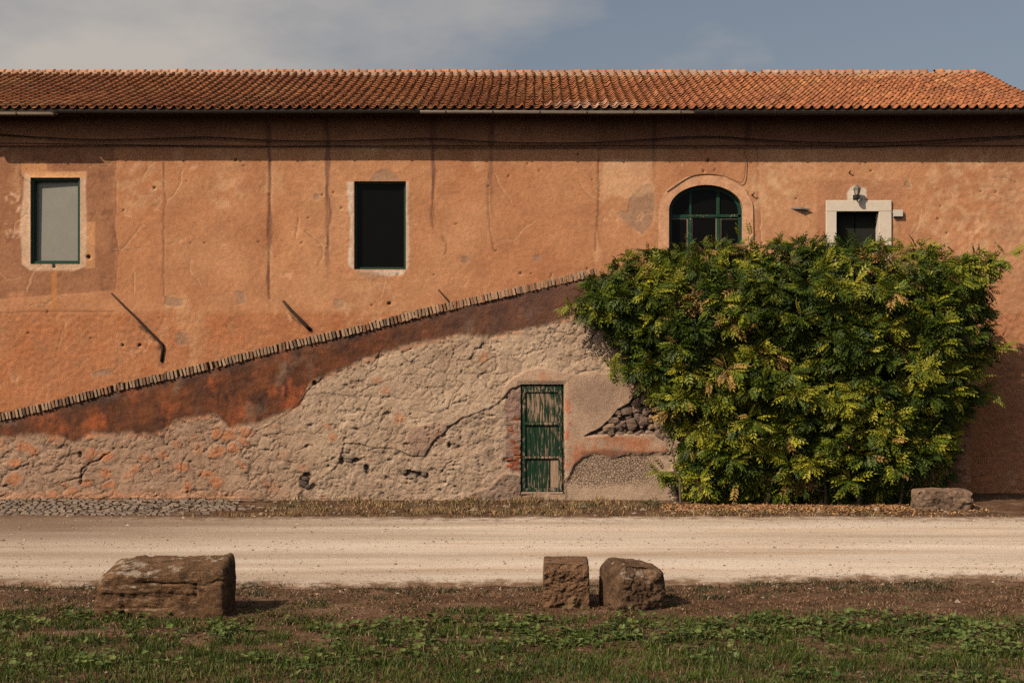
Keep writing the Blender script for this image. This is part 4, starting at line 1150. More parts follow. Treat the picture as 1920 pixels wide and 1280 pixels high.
# old bricks beside the low door
jb = [brick_mesh('brick', 0.15, 0.12, 0.042, s + 40, 0.010) for s in range(5)]
for b in jb: b.materials.append(M['brick'])
row = 0
py = 738.0
while py < 884:
    left = 947 + (8 if row % 2 else 0) + br.uniform(0, 4)
    red = py > 772
    xa = left
    while xa < 973:
        wpx = min(br.uniform(11, 16), 976 - xa)
        if wpx > 4 and not (xa < 958 and br.random() < 0.35):
            o = obj('brick', jb[int(br.integers(5))], None, ramp)
            o.location = (rx_(xa + wpx / 2), RY0 + 0.018 + br.uniform(-0.008, 0.014), rz_(py))
            o.scale = ((wpx - 1.2) / RS / 0.15, 1, br.uniform(0.85, 1.1))
            o.rotation_euler = (0, br.normal(0, 0.03), br.normal(0, 0.03))
            c = np.array((0.40, 0.115, 0.05)) * br.uniform(0.65, 1.2) if red and br.random() < 0.8 else np.array((0.30, 0.19, 0.13)) * br.uniform(0.8, 1.2)
            o.color = (*c, 1)
        xa += wpx
    py += 5.6; row += 1

# rubble stones in the broken corner
def rock_mesh(name, n, seed, fn=None, amp=0.18, fr=1.6, sup=3.0):
    """cube-sphere rock with unit half size, roughened"""
    g = np.linspace(-1, 1, n + 1)
    A, B = np.meshgrid(g, g, indexing='ij')
    pv, pf, k = [], [], 0
    base = grid_faces(n + 1, n + 1)
    for ax in range(3):
        for sgn in (-1, 1):
            q = [None] * 3
            q[ax] = np.full(A.shape, float(sgn)); q[(ax + 1) % 3] = A; q[(ax + 2) % 3] = B
            pv.append(np.stack(q, -1).reshape(-1, 3)); pf.append((base if sgn > 0 else base[:, ::-1]) + k); k += A.size
    p = np.concatenate(pv); f = np.concatenate(pf)
    key = np.round(p * 1e4).astype(int)
    _, inv0, inv = np.unique(key, axis=0, return_index=True, return_inverse=True)
    p = p[inv0]; f = np.asarray(inv).reshape(-1)[f]
    r = (np.abs(p) ** sup).sum(1) ** (1 / sup)
    p = p / r[:, None]
    p = p * (1 + amp * fbm3(p * fr, 4, seed))[:, None]
    if fn is not None: p = fn(p)
    return p, f
stm = []
for s in range(6):
    p, f = rock_mesh('stone', 4, s + 3, None, 0.42, 1.5, 3.2)
    mm = mesh_np('stone', p, f, False); mm.materials.append(M['stone']); stm.append(mm)
sr = np.random.default_rng(8)
def edge_y(x): return np.interp(x, [1105, 1131, 1146, 1160, 1181, 1196, 1275], [818, 803, 788, 768, 759, 742, 742])
placed = []
for w in (25, 22, 19, 16, 13, 11, 9):
    for _ in range(260):
        x, y = sr.uniform(1112, 1272), sr.uniform(744, 815)
        hh = w * sr.uniform(0.55, 0.85)
        if y - hh * 0.35 < edge_y(x) or any(abs(x - a_) < (w + b_) * 0.40 and abs(y - c_) < (hh + d_) * 0.40 for a_, b_, c_, d_ in placed): continue
        placed.append((x, w, y, hh))
        o = obj('stone', stm[int(sr.integers(6))], None, ramp)
        o.location = (rx_(x), RY0 + 0.085 + sr.uniform(-0.03, 0.025), rz_(y))
        o.scale = (w / RS * 0.52, 0.10, hh / RS * 0.54)
        o.rotation_euler = (sr.normal(0, 0.2), sr.normal(0, 0.35), sr.normal(0, 0.25))
        c = np.array((0.26, 0.17, 0.125)) * sr.uniform(0.6, 1.35)
        if sr.random() < 0.2: c = np.array((0.30, 0.19, 0.13)) * sr.uniform(0.8, 1.2)
        o.color = (*c, 1)
for (x, y, w, h) in ((568, 906, 9, 5), (572, 897, 8, 4), (577, 912, 7, 5), (757, 884, 6, 5), (772, 893, 9, 3.5), (795, 889, 6, 4), (778, 898, 5, 6), (655, 858, 12, 4), (652, 863, 9, 3)):
    o = obj('stone', stm[int(sr.integers(6))], None, ramp)
    o.location = (rx_(x), RY0 + 0.055, rz_(y)); o.scale = (w / RS, 0.06, h / RS); o.rotation_euler = (0, sr.normal(0, 0.2), 0)
    c = np.array((0.30, 0.22, 0.16)) * sr.uniform(0.5, 1.1) if x > 600 else np.array((0.12, 0.085, 0.065))
    o.color = (*c, 1)

# ---- the low green door
dx0, dx1, dz1, dz0 = rx_(LD[0]), rx_(LD[1]), rz_(LD[2]), rz_(LD[3])
YF = RY0 + 0.035
mb = MB()
def rr_(a, b, c, d, y, dp, bv=0.008): mb.bevbox(rx_(a), rx_(b), y, y + dp, rz_(d), rz_(c), bv)
rr_(977, 985.5, 721.5, 922, YF, 0.06); rr_(1047.5, 1054, 721.5, 921, YF, 0.06)
rr_(985.6, 1047.4, 722, 735.5, YF + 0.004, 0.06); rr_(985.6, 1047.4, 915, 922, YF + 0.006, 0.055)
door = mb.build('door', M['door_green'], ramp)
tag(door, 'low panelled door with peeling green paint')
mb = MB(); rr_(1054.3, 1057, 721, 922, YF + 0.02, 0.05); mb.build('jamb', M['door_green'], door)
mb = MB(); rr_(982, 1048.5, 791.5, 797.5, YF - 0.006, 0.06, 0.012); mb.build('rail', M['plank_peeled'], door)
mb = MB(); rr_(984, 1048.0, 855.5, 860.5, YF - 0.006, 0.06, 0.012); mb.build('rail', M['plank_peeled'], door)
mb = MB(); rr_(977, 1056, 922.3, 927, YF - 0.03, 0.12, 0.012); mb.build('threshold', M['mortar'], door)
dr = np.random.default_rng(21)
for (c, d, mt) in ((736, 791, 'plank_peeled'), (798, 855, 'plank_green'), (861, 914.7, 'plank_green')):
    edges = np.linspace(986, 1047.2, 8)
    for i in range(7):
        a, b = edges[i] + 0.15, edges[i + 1] - 0.15
        mt_, dy = mt, dr.uniform(0, 0.006)
        if c == 861:
            if i == 6: continue
            if i == 5: b = 1030.5 + 0.5; mt_, dy = 'plank_green', -0.012
            if i == 4: pass
        if c == 861 and i == 5: a = edges[5] + 0.15
        mb = MB(); rr_(a, b, c, d, YF + 0.030 + dy, 0.02, 0.004)
        mb.build('plank', M[mt_], door)
mb = MB(); rr_(1032, 1047.3, 861.5, 914.5, YF + 0.034, 0.02, 0.004)
tag(mb.build('plank', M['bare_wood'], door), 'bare unpainted board')
mb = MB()
for a, b, c, d in ((976, 976.6, 720, 925), (1057, 1057.6, 720, 925)): pass
mb.add([(dx0, RY0 - 0.002, dz0), (dx0, RY0 + 0.16, dz0), (dx0, RY0 + 0.16, dz1), (dx0, RY0 - 0.002, dz1)], [(0, 1, 2, 3)])
mb.add([(dx1, RY0 - 0.002, dz0), (dx1, RY0 + 0.16, dz0), (dx1, RY0 + 0.16, dz1), (dx1, RY0 - 0.002, dz1)], [(3, 2, 1, 0)])
mb.add([(dx0, RY0 - 0.002, dz1), (dx0, RY0 + 0.16, dz1), (dx1, RY0 + 0.16, dz1), (dx1, RY0 - 0.002, dz1)], [(0, 1, 2, 3)])
mb.build('reveal', M['reveal'], door)
MB().box(dx0 - 0.05, dx1 + 0.05, RY0 + 0.17, RY0 + 0.2, -0.05, dz1 + 0.05).build('backing', M['dark_wood'], door)

# ------------------------------------------------------------------ things fixed to the facade
def wall_line(pts, y, r, name, mat, label, cat, seg=6, group=None):
    pts = np.array([(fx(a), y, fz(b)) for a, b in pts])
    tt = np.linspace(0, 1, len(pts)); t2 = np.linspace(0, 1, len(pts) * 5)
    # smooth the polyline a little
    q = np.stack([np.interp(t2, tt, pts[:, i]) for i in range(3)], -1)
    for _ in range(3): q[1:-1] = 0.25 * q[:-2] + 0.5 * q[1:-1] + 0.25 * q[2:]
    return tag(MB().tube(q, r, seg).build(name, mat, None, True), label, cat, group)
wall_line([(-60, 250), (0, 253), (60, 258), (150, 263), (215, 264), (320, 261), (390, 258), (480, 264), (600, 267), (720, 264), (812, 260), (900, 267), (990, 270), (1100, 270), (1200, 264), (1270, 259), (1345, 257), (1440, 265), (1560, 270), (1680, 269), (1800, 262), (1900, 257), (1948, 255)], -0.115, 0.011, 'cable', M['cable'], 'dark cable sagging along the wall just under the eaves', 'cable')
wall_line([(-60, 268), (200, 271), (480, 275), (640, 273), (800, 277), (1000, 277), (1300, 276), (1500, 277), (1700, 273), (1948, 258)], -0.052, 0.008, 'cable', M['cable_warm'], 'thin brown cable running level below the sagging dark one', 'cable')
wall_line([(1395, 277), (1397, 300), (1396, 330), (1392, 342), (1384, 343), (1372, 337), (1360, 331), (1345, 328), (1322, 326.5), (1300, 329), (1285, 336), (1270, 346), (1250, 360)], -0.045, 0.007, 'cable', M['cable_warm'], 'cable curving down and over the arched window', 'cable')
def iron_bar(pts, r0, r1, label):
    p = np.array([(fx(a), y, fz(b)) for a, b, y in pts])
    mb = MB().tube(p, np.linspace(r0, r1, len(p)), 6)
    o = mb.build('iron_bar', M['iron'], None, True)
    return tag(o, label, 'iron bar', 'iron bars on the wall')
iron_bar([(210, 550, -0.03), (232, 572, -0.045), (255, 594, -0.05), (280, 620, -0.05), (304, 645, -0.035), (306, 652, -0.02), (303, 678, 0.0)], 0.016, 0.036, 'longest slanting iron bar on the wall, below the left window')
iron_bar([(531, 564, -0.012), (545, 580, -0.045), (560, 595, -0.055), (575, 611, -0.05), (582, 618, -0.005)], 0.026, 0.040, 'short slanting iron bar between the drip lines left of the black window')
iron_bar([(822, 543, -0.01), (832, 554, -0.05), (840, 563, -0.05), (848, 572, -0.05)], 0.014, 0.02, 'shortest iron bar, touching the brick coping right of the black window')
# wall lantern over the upper door
lx, ly = fx(1603.5), -0.17
lan = tag(empty('wall_lantern', (lx, 0, fz(376))), 'small black wall lantern with pale glass above the upper door', 'lantern')
def lathe(name, prof_, mat, parent, n=8, loc=(0, 0, 0)):
    an = np.arange(n) * 2 * np.pi / n + np.pi / n
    v = np.array([(r * math.cos(a), r * math.sin(a), z) for r, z in prof_ for a in an])
    k = len(prof_)
    i = np.arange(k - 1)[:, None] * n; j = np.arange(n)[None]; j2 = (j + 1) % n
    f = np.stack([i + j, i + j2, i + n + j2, i + n + j], -1).reshape(-1, 4)
    return obj(name, mesh_np(name, v, f, False), mat, parent, loc)
S_ = 0.0105 * 0.99
lathe('glass', [(0.0, 0.10), (0.042, 0.10), (0.068, 0.205), (0.0, 0.205)], M['lamp_glass'], lan, 6, (0, ly, 0))
lathe('cap', [(0.0, 0.20), (0.082, 0.204), (0.078, 0.218), (0.052, 0.252), (0.030, 0.27), (0.012, 0.285), (0.008, 0.30), (0.0, 0.302)], M['lamp_grey'], lan, 6, (0, ly, 0))
lathe('base', [(0.0, 0.0), (0.035, 0.004), (0.052, 0.03), (0.05, 0.085), (0.044, 0.10), (0.0, 0.10)], M['lamp_black'], lan, 8, (0, ly, 0))
mb = MB().tube([(0, ly, 0.05), (0, ly + 0.06, 0.02), (0, -0.02, 0.05), (0, 0.0, 0.05)], 0.014, 6); mb.box(-0.045, 0.045, -0.02, 0.0, -0.0, 0.11); mb.build('bracket', M['lamp_black'], lan)
an = np.arange(6) * np.pi / 3 + np.pi / 6
for q in an:
    MB().tube([(0.043 * math.cos(q), ly + 0.043 * math.sin(q), 0.10), (0.069 * math.cos(q), ly + 0.069 * math.sin(q), 0.205)], 0.004, 4).build('rib', M['lamp_black'], lan)
# junction box
jbx = MB().bevbox(fx(1674), fx(1690.5), -0.07, -0.004, fz(407.5), fz(394.5), 0.008).build('junction_box', M['white_box'])
tag(jbx, 'small white junction box right of the upper door surround', 'junction box')
MB().bevbox(fx(1673.3), fx(1691.2), -0.082, -0.0705, fz(406.5), fz(394), 0.004).build('lid', M['white_box'], jbx)
MB().tube([(fx(1676), -0.03, fz(399)), (fx(1669), -0.05, fz(399))], 0.008, 6).build('conduit', M['white_box'], jbx)
# slate scrap and hook
sl = MB().add([(fx(1481), 0.01, fz(389)), (fx(1500), -0.10, fz(390)), (fx(1519), -0.05, fz(392.5)), (fx(1505), 0.01, fz(391)),
               (fx(1481), 0.01, fz(391.5)), (fx(1500), -0.10, fz(393)), (fx(1519), -0.05, fz(394.5)), (fx(1505), 0.01, fz(394))], [(0, 1, 2, 3), (7, 6, 5, 4), (0, 4, 5, 1), (1, 5, 6, 2), (2, 6, 7, 3), (3, 7, 4, 0)])
tag(sl.build('slate_ledge', M['slate']), 'grey sliver of slate jutting from the wall left of the upper door', 'slate')
tag(MB().tube([(fx(1592), 0.0, fz(324)), (fx(1592), -0.06, fz(323)), (fx(1594.5), -0.07, fz(320))], [0.016, 0.012, 0.007], 6).build('iron_hook', M['iron'], None, True), 'small iron hook in the wall above the lantern', 'hook')
tag(MB().tube([(fx(1409.5), 0.0, fz(366)), (fx(1411), -0.07, fz(365)), (fx(1414), -0.075, fz(362))], [0.014, 0.012, 0.009], 6).build('iron_hook', M['iron'], None, True), 'small iron hook at the right shoulder of the arched window', 'hook')

# ------------------------------------------------------------------ the climbing shrub
shrub = tag(empty('climbing_shrub', (rx_(1480), -2.1, 0)), 'dense green and yellow climbing shrub covering the stair landing', 'shrub')
SHX, SHY = rx_(1480), -2.1
BUSH = [(1058, 572), (1075, 548), (1092, 515), (1112, 495), (1150, 478), (1200, 460), (1240, 449), (1290, 446), (1330, 452), (1385, 441), (1440, 440), (1500, 438), (1560, 443), (1640, 442), (1700, 446), (1760, 451), (1800, 461), (1850, 459), (1893, 476), (1884, 500), (1868, 530), (1862, 560), (1872, 590), (1862, 620), (1882, 648), (1868, 680), (1846, 700), (1858, 735), (1828, 765), (1802, 800), (1798, 850), (1790, 900), (1740, 935), (1700, 952), (1500, 958), (1420, 962), (1330, 956), (1275, 938), (1243, 893), (1247, 862), (1268, 830), (1235, 795), (1208, 755), (1196, 722), (1160, 705), (1146, 688), (1168, 655), (1140, 640), (1110, 612), (1078, 592)]
fr_ = np.random.default_rng(77)
def bush_depth(px, py, sd):
    inner = np.clip(-sd, 0, 150)
    t = 0.22 + 0.85 * sstep(0, 110, inner)
    t = t * (0.75 + 0.25 * sstep(960, 780, py))
    t += 0.16 * fbm(px * 0.016, py * 0.016, 3, 201)
    return RY0 - 0.08 - np.maximum(t, 0.1)
# clump centres, Poisson-like
cand = np.stack([fr_.uniform(1050, 1900, 9000), fr_.uniform(430, 962, 9000)], -1)
sdc = sd_poly(cand[:, 0], cand[:, 1], BUSH)
cand = cand[sdc < -17]; sdc = sdc[sdc < -17]
keep = []
for i, c in enumerate(cand):
    if all((c[0] - cand[j][0]) ** 2 + (c[1] - cand[j][1]) ** 2 > (31 if max(sdc[i], sdc[j]) < -50 else 23) ** 2 for j in keep): keep.append(i)
cl, csd = cand[keep], sdc[keep]
def leaf_template(npairs, droop, seed):
    r = np.random.default_rng(seed)
    v, f = [], []
    def leaflet(base, d, L, W, lift):
        d = np.array(d) / np.linalg.norm(d)
        side = np.cross((0, 0, 1), d); side /= np.linalg.norm(side)
        k = len(v)
        b = np.array(base)
        v.append(b); v.append(b + d * L * 0.45 + side * W + (0, 0, 0.10 * L + lift * 0.4)); v.append(b + d * L + (0, 0, lift)); v.append(b + d * L * 0.45 - side * W + (0, 0, 0.10 * L + lift * 0.4)); v.append(b + d * L * 0.5 + (0, 0, lift * 0.45 - 0.01))
        f.extend([(k, k + 4, k + 1), (k + 1, k + 4, k + 2), (k, k + 3, k + 4), (k + 4, k + 3, k + 2)])
    for i in range(npairs):
        s = 0.16 + 0.80 * i / npairs
        for sg in (-1, 1):
            a = math.radians(r.uniform(48, 68) - 14 * s)
            L = (0.27 + 0.07 * math.sin(math.pi * s)) * r.uniform(0.85, 1.12)
            leaflet((s, 0, -droop * s * s), (math.cos(a), sg * math.sin(a), -droop * s), L, L * 0.25, -0.10 * L - r.uniform(0, 0.05))
    leaflet((0.97, 0, -droop * 0.94), (1, r.uniform(-0.1, 0.1), -1.6 * droop), 0.27, 0.046, -0.03)
    # stalk
    k = len(v)
    v += [np.array((0, 0.006, 0)), np.array((0, -0.006, 0)), np.array((0.55, 0.004, -droop * 0.3)), np.array((0.55, -0.004, -droop * 0.3)), np.array((1.0, 0, -droop))]
    f += [(k, k + 1, k + 3), (k, k + 3, k + 2), (k + 2, k + 3, k + 4)]
    return np.array(v, float), np.array(f)
temps = [leaf_template(5, 0.22, 1), leaf_template(4, 0.34, 2), leaf_template(5, 0.45, 3), leaf_template(4, 0.15, 4), leaf_template(6, 0.3, 5)]
LP_, LD_, LN_, LS_, LC_, LF_ = [], [], [], [], [], []
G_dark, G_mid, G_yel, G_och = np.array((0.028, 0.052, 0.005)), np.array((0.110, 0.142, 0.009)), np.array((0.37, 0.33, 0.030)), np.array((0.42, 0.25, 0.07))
for (cx_, cy_), sd_ in zip(cl, csd):
    Yc = float(bush_depth(cx_, cy_, sd_)) + fr_.normal(0, 0.18)
    xw, zw = P(cx_, cy_, Yc)
    tone = np.clip(fr_.beta(2.4, 3.6) + 0.25 * perlin(cx_ * 0.012, cy_ * 0.012, 61) + 0.12 * (cy_ > 650), 0, 1)
    och = fr_.random() < 0.05
    n = int(fr_.uniform(24, 40))
    edge = sd_ > -28
    for k in range(n):
        ph = fr_.uniform(0, 2 * np.pi)
        a, b = fr_.uniform(0.45, 1.0), fr_.uniform(0.25, 1.0)
        d = np.array((a * math.cos(ph) * 1.25, -b * 0.8, a * math.sin(ph) * 0.75 - 0.08))
        d /= np.linalg.norm(d)
        nrm = np.array((-0.15 + fr_.normal(0, 0.45), -0.62 + fr_.normal(0, 0.35), 0.72 + fr_.normal(0, 0.25)))
        L = fr_.uniform(0.19, 0.31) * (0.75 if edge else 1.0)
        pos = np.array((xw, Yc, zw)) + d * fr_.uniform(0.0, 0.10) + fr_.normal(0, 0.035, 3)
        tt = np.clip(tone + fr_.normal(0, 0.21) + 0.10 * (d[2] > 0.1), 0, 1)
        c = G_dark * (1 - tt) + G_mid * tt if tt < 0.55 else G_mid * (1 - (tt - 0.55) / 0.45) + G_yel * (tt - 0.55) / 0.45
        if och and fr_.random() < 0.6 or fr_.random() < 0.015: c = G_och * fr_.uniform(0.5, 1.1)
        LP_.append(pos); LD_.append(d); LN_.append(nrm); LS_.append(L); LC_.append(c * fr_.uniform(0.75, 1.25)); LF_.append(b)
# inner leaves nearer the wall: older green, darkened to add gap shade
npx = np.stack([fr_.uniform(1060, 1890, 5200), fr_.uniform(440, 945, 5200)], -1)
nsd = sd_poly(npx[:, 0], npx[:, 1], BUSH)
for (cx_, cy_), sd_ in zip(npx[nsd < -16], nsd[nsd < -16]):
    Yo = float(bush_depth(cx_, cy_, sd_))
    Yc = RY0 - 0.06 + (Yo - RY0 + 0.06) * fr_.uniform(0.10, 0.60)
    xw, zw = P(cx_, cy_, Yc)
    ph = fr_.uniform(0, 2 * np.pi)
    d = np.array((math.cos(ph), -fr_.uniform(0.1, 0.8), math.sin(ph) * 0.7)); d /= np.linalg.norm(d)
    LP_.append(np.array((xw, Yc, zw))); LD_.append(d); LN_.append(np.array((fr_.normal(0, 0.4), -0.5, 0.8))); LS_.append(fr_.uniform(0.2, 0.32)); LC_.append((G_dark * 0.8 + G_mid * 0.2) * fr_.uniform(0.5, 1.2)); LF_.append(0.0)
# stray sprays leaving the outline
for (sx, sy, n) in ((1862, 742, 5), (1150, 688, 14), (1887, 478, 8), (1880, 650, 6), (1065, 575, 8), (1400, 444, 4), (1238, 880, 8)):
    for k in range(n):
        Yc = RY0 - fr_.uniform(0.3, 0.6); xw, zw = P(sx + fr_.normal(0, 7), sy + fr_.normal(0, 6), Yc)
        ph = fr_.uniform(0, 2 * np.pi); d = np.array((math.cos(ph), -0.4, math.sin(ph))); d /= np.linalg.norm(d)
        LP_.append(np.array((xw, Yc, zw))); LD_.append(d); LN_.append(np.array((0, -0.6, 0.8))); LS_.append(fr_.uniform(0.18, 0.26)); LC_.append((G_mid * 0.6 + G_yel * 0.4) * fr_.uniform(0.7, 1.1)); LF_.append(0.5)
LP_, LD_, LN_, LS_, LC_, LF_ = map(np.array, (LP_, LD_, LN_, LS_, LC_, LF_))
zax = LN_ - (LN_ * LD_).sum(1)[:, None] * LD_; zax /= np.linalg.norm(zax, axis=1)[:, None]
yax = np.cross(zax, LD_)
Rm = np.stack([LD_, yax, zax], -1)                     # columns are the leaf's axes
pick = fr_.integers(0, len(temps), len(LP_))
front_score = -LP_[:, 1] + 0.5 * LF_ + 0.2 * fr_.random(len(LP_))
single = np.zeros(len(LP_), bool); single[np.argsort(-front_score)[:900]] = True
single &= fr_.random(len(LP_)) < 0.31
sidx = np.nonzero(single)[0][:285]; single[:] = False; single[sidx] = True
tmes = []
for k, (tv_, tf_) in enumerate(temps):
    mm = mesh_np('leaf', tv_, tf_, False); mm.materials.append(M['leaf_one']); tmes.append(mm)
vs, fs, cs, base_i = [], [], [], 0
for k, (tv_, tf_) in enumerate(temps):
    idx = np.nonzero((pick == k) & ~single)[0]
    vv = np.einsum('nij,vj->nvi', Rm[idx], tv_) * LS_[idx][:, None, None] + LP_[idx][:, None]
    vs.append(vv.reshape(-1, 3)); fs.append((tf_[None] + (np.arange(len(idx)) * len(tv_))[:, None, None]).reshape(-1, 3) + base_i)
    lc = np.repeat(LC_[idx], len(tv_), 0) * fr_.uniform(0.85, 1.15, (len(idx) * len(tv_), 1))
    cs.append(lc); base_i += len(idx) * len(tv_)
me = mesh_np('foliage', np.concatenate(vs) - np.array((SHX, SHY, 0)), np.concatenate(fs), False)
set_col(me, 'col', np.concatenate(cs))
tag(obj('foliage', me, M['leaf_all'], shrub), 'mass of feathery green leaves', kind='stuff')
for i in sidx:
    o = obj('leaf', tmes[pick[i]], None, shrub)
    mt = Matrix([[*(Rm[i][r] * LS_[i]), LP_[i][r] - (SHX, SHY, 0)[r]] for r in range(3)] + [[0, 0, 0, 1]])
    o.matrix_local = mt
    o.color = (*LC_[i], 1)
# trunks and branches
def wander(p0, p1, n, amp, seed):
    r = np.random.default_rng(seed); t_ = np.linspace(0, 1, n)[:, None]
    q = np.array(p0) * (1 - t_) + np.array(p1) * t_
    w = np.cumsum(r.normal(0, amp, (n, 3)), 0); w -= w[-1] * t_
    return q + w
tk = [(1612, 1590, 700, 0.045), (1330, 1300, 760, 0.035), (1440, 1470, 720, 0.04), (1690, 1720, 690, 0.035), (1280, 1260, 800, 0.025), (1540, 1560, 650, 0.03), (1745, 1760, 760, 0.022)]
for k, (a, b, yt, r0) in enumerate(tk):
    p0 = ((a - CX) * (D - 2.05) / F, -2.05 + 0.1 * math.sin(k), -0.05); xb, zb = P(b, yt, -1.75)
    q = wander(p0, (xb, -1.7, zb), 14, 0.03, 300 + k) - np.array((SHX, SHY, 0))
    MB().tube(q, np.linspace(r0, r0 * 0.45, 14), 7).build('trunk', M['bark'], shrub, True)
for k in range(26):
    a, b = fr_.uniform(1150, 1800), fr_.uniform(560, 900)
    a2, b2 = a + fr_.uniform(-90, 90), b + fr_.uniform(-60, 60)
    if sd_poly(np.array([a, a2]), np.array([b, b2]), BUSH).max() > -30: continue
    Y_ = -1.75 - fr_.uniform(0, 0.35)
    xa, za = P(a, b, Y_); xb, zb = P(a2, b2, Y_ - 0.1)
    q = wander((xa, Y_, za), (xb, Y_ - 0.1, zb), 10, 0.03, 400 + k) - np.array((SHX, SHY, 0))
    MB().tube(q, np.linspace(0.016, 0.006, 10), 5).build('branch', M['bark'], shrub, True)
for k, (a, b, a2, b2) in enumerate(((1500, 895, 1550, 925), (1590, 880, 1650, 905), (1735, 880, 1700, 930), (1300, 900, 1330, 940), (1180, 640, 1110, 600), (1200, 660, 1150, 620))):
    Y_ = -2.3 if b > 800 else -1.5
    xa, za = P(a, b, Y_); xb, zb = P(a2, b2, Y_)
    q = wander((xa, Y_, za), (xb, Y_, zb), 10, 0.02, 440 + k) - np.array((SHX, SHY, 0))
    MB().tube(q, np.linspace(0.014, 0.010, 10), 5).build('branch', M['bark'], shrub, True)

# ------------------------------------------------------------------ stone blocks
def tuff(name, p, f, seed, label, base=(0.175, 0.094, 0.049), pale=0.4, loc=(0, 0, 0)):
    me = mesh_np(name, p, f)
    n1 = fbm3(p * 3.1, 4, seed + 1); n2 = fbm3(p * 11, 3, seed + 2)
    c = np.array(base) * (1 + 0.55 * n1 + 0.35 * n2)[:, None]
    dkk = sstep(0.15, 0.5, fbm3(p * np.array((7, 7, 12)), 4, seed + 9))[:, None]
    c = c * (1 - 0.6 * dkk) + np.array((0.045, 0.030, 0.020)) * 0.6 * dkk
    nr_ = np.zeros(len(p) * 3, np.float32); me.vertices.foreach_get('normal', nr_); nr_ = nr_.reshape(-1, 3)
    k = (sstep(0.1, 0.8, nr_[:, 2]) * sstep(0.0, 0.30, fbm3(p * np.array((16, 16, 30)), 3, seed + 5) * 0.7 + 0.5 * fbm3(p * 4, 2, seed + 6)) * pale)[:, None]     # pale lichen on the tops
    c = c * (1 - k) + np.array((0.42, 0.32, 0.23)) * k
    set_col(me, 'col', np.clip(c, 0.01, 0.7))
    return tag(obj(name, me, M['tuff'], None, loc), label, 'stone block', 'stone blocks along the road')
def shape_left(p):
    x, y, z = p[:, 0] * 0.70, p[:, 1] * 0.32, p[:, 2] * 0.265 + 0.235
    topw = np.clip(p[:, 2], 0, 1); lt = np.clip(-p[:, 0] - 0.62, 0, 1) / 0.38
    z = z + topw * (0.055 * p[:, 1] + 0.03 * np.clip(p[:, 0] + 0.5, 0, 1.5) * 0.6 - 0.04 * lt + 0.03)
    x = x + 0.05 * lt * np.clip((z - 0.30) / 0.2, 0, 1) - 0.03 * lt * sstep(0.3, 0.1, z)
    frt = sstep(-0.55, -0.85, p[:, 1])
    wob_ = 0.012 * np.sin(x * 9) + 0.012 * np.sin(x * 23 + 1)
    wob_ = 0.03 * vnoise3(np.stack([x * 5, z * 5, 0 * x], -1), 9) + 0.012 * vnoise3(np.stack([x * 17, z * 17, 0 * x], -1), 19)
    g = 0.022 * np.exp(-((z - 0.385 - wob_) / 0.013) ** 2) * sstep(-0.30, -0.1, x) + 0.003 * np.exp(-((z - 0.235 - wob_) / 0.014) ** 2) * sstep(0.35, 0.1, x) + 0.012 * np.exp(-((z - 0.10 + wob_) / 0.014) ** 2) * sstep(0.2, 0.0, x)
    g += 0.03 * np.exp(-((x - 0.42 - wob_) / 0.014) ** 2) * (z < 0.38) + 0.03 * np.exp(-((x + 0.40 + wob_) / 0.012) ** 2) * (z < 0.25)
    slab = 0.035 * ((x > 0.42) & (z < 0.375)) - 0.02 * sstep(0.42, 0.36, x) * sstep(0.30, 0.24, z)
    n3 = fbm3(np.stack([x, y, z], -1) * np.array((9, 9, 10)), 5, 71, 0.72)
    rough_ = np.where(x > 0.44, 0.014, 0.045)
    y = y + frt * (g - slab) - rough_ * n3 * frt + 0.012 * n3 * (1 - frt)
    z = z + 0.035 * n3 * topw
    lump = 0.035 * np.exp(-((x - 0.64) / 0.05) ** 2) * topw
    return np.stack([x, y, z + lump], -1)
p, f = rock_mesh('b', 60, 12, shape_left, 0.030, 2.2, 15)
XL = ((176 + 414) / 2 - CX) * 15.2 / F
tuff('stone_block', p, f, 5, 'long grooved tuff block lying left on the near road edge', pale=0.95, loc=(XL, gy(1156) + 0.33, -0.02))
def shape_square(p):
    x, y, z = p[:, 0] * 0.262, p[:, 1] * 0.26, p[:, 2] * 0.27 + 0.24
    frt = sstep(-0.75, -0.97, p[:, 1])
    q = np.stack([x * 1.2 + z * 0.8, y, z * 1.2 - x * 0.7], -1)
    n3 = fbm3(q * np.array((9, 9, 16)), 5, 33, 0.68); low_ = sstep(0.2, 0.05, z)
    n4 = fbm3(np.stack([x, y, z], -1) * 7, 4, 36)
    y = y - frt * (0.060 * n3 - 0.015 + 0.025 * low_ * np.sin(x * 30)) + frt * 0.035 * sstep(0.43, 0.50, z)
    x = x * (1 - 0.04 * np.clip(p[:, 2], 0, 1)) + 0.008 * n4
    z = z + 0.010 * n4 * (p[:, 2] > 0) + 0.012 * np.clip(p[:, 2], 0, 1) * p[:, 1] - 0.02 * sstep(0.9, 1.0, p[:, 0]) * np.clip(p[:, 2], 0, 1) * sstep(-0.2, 0.3, n4)
    return np.stack([x, y, z], -1)
p, f = rock_mesh('b', 52, 14, shape_square, 0.012, 2.0, 34)
tuff('stone_block', p, f, 15, 'squared tuff block with a flat top, left of the pair', (0.200, 0.108, 0.058), 0.12, (((1019 + 1105) / 2 - CX) * 15.75 / F, gy(1139) + 0.26, -0.02))
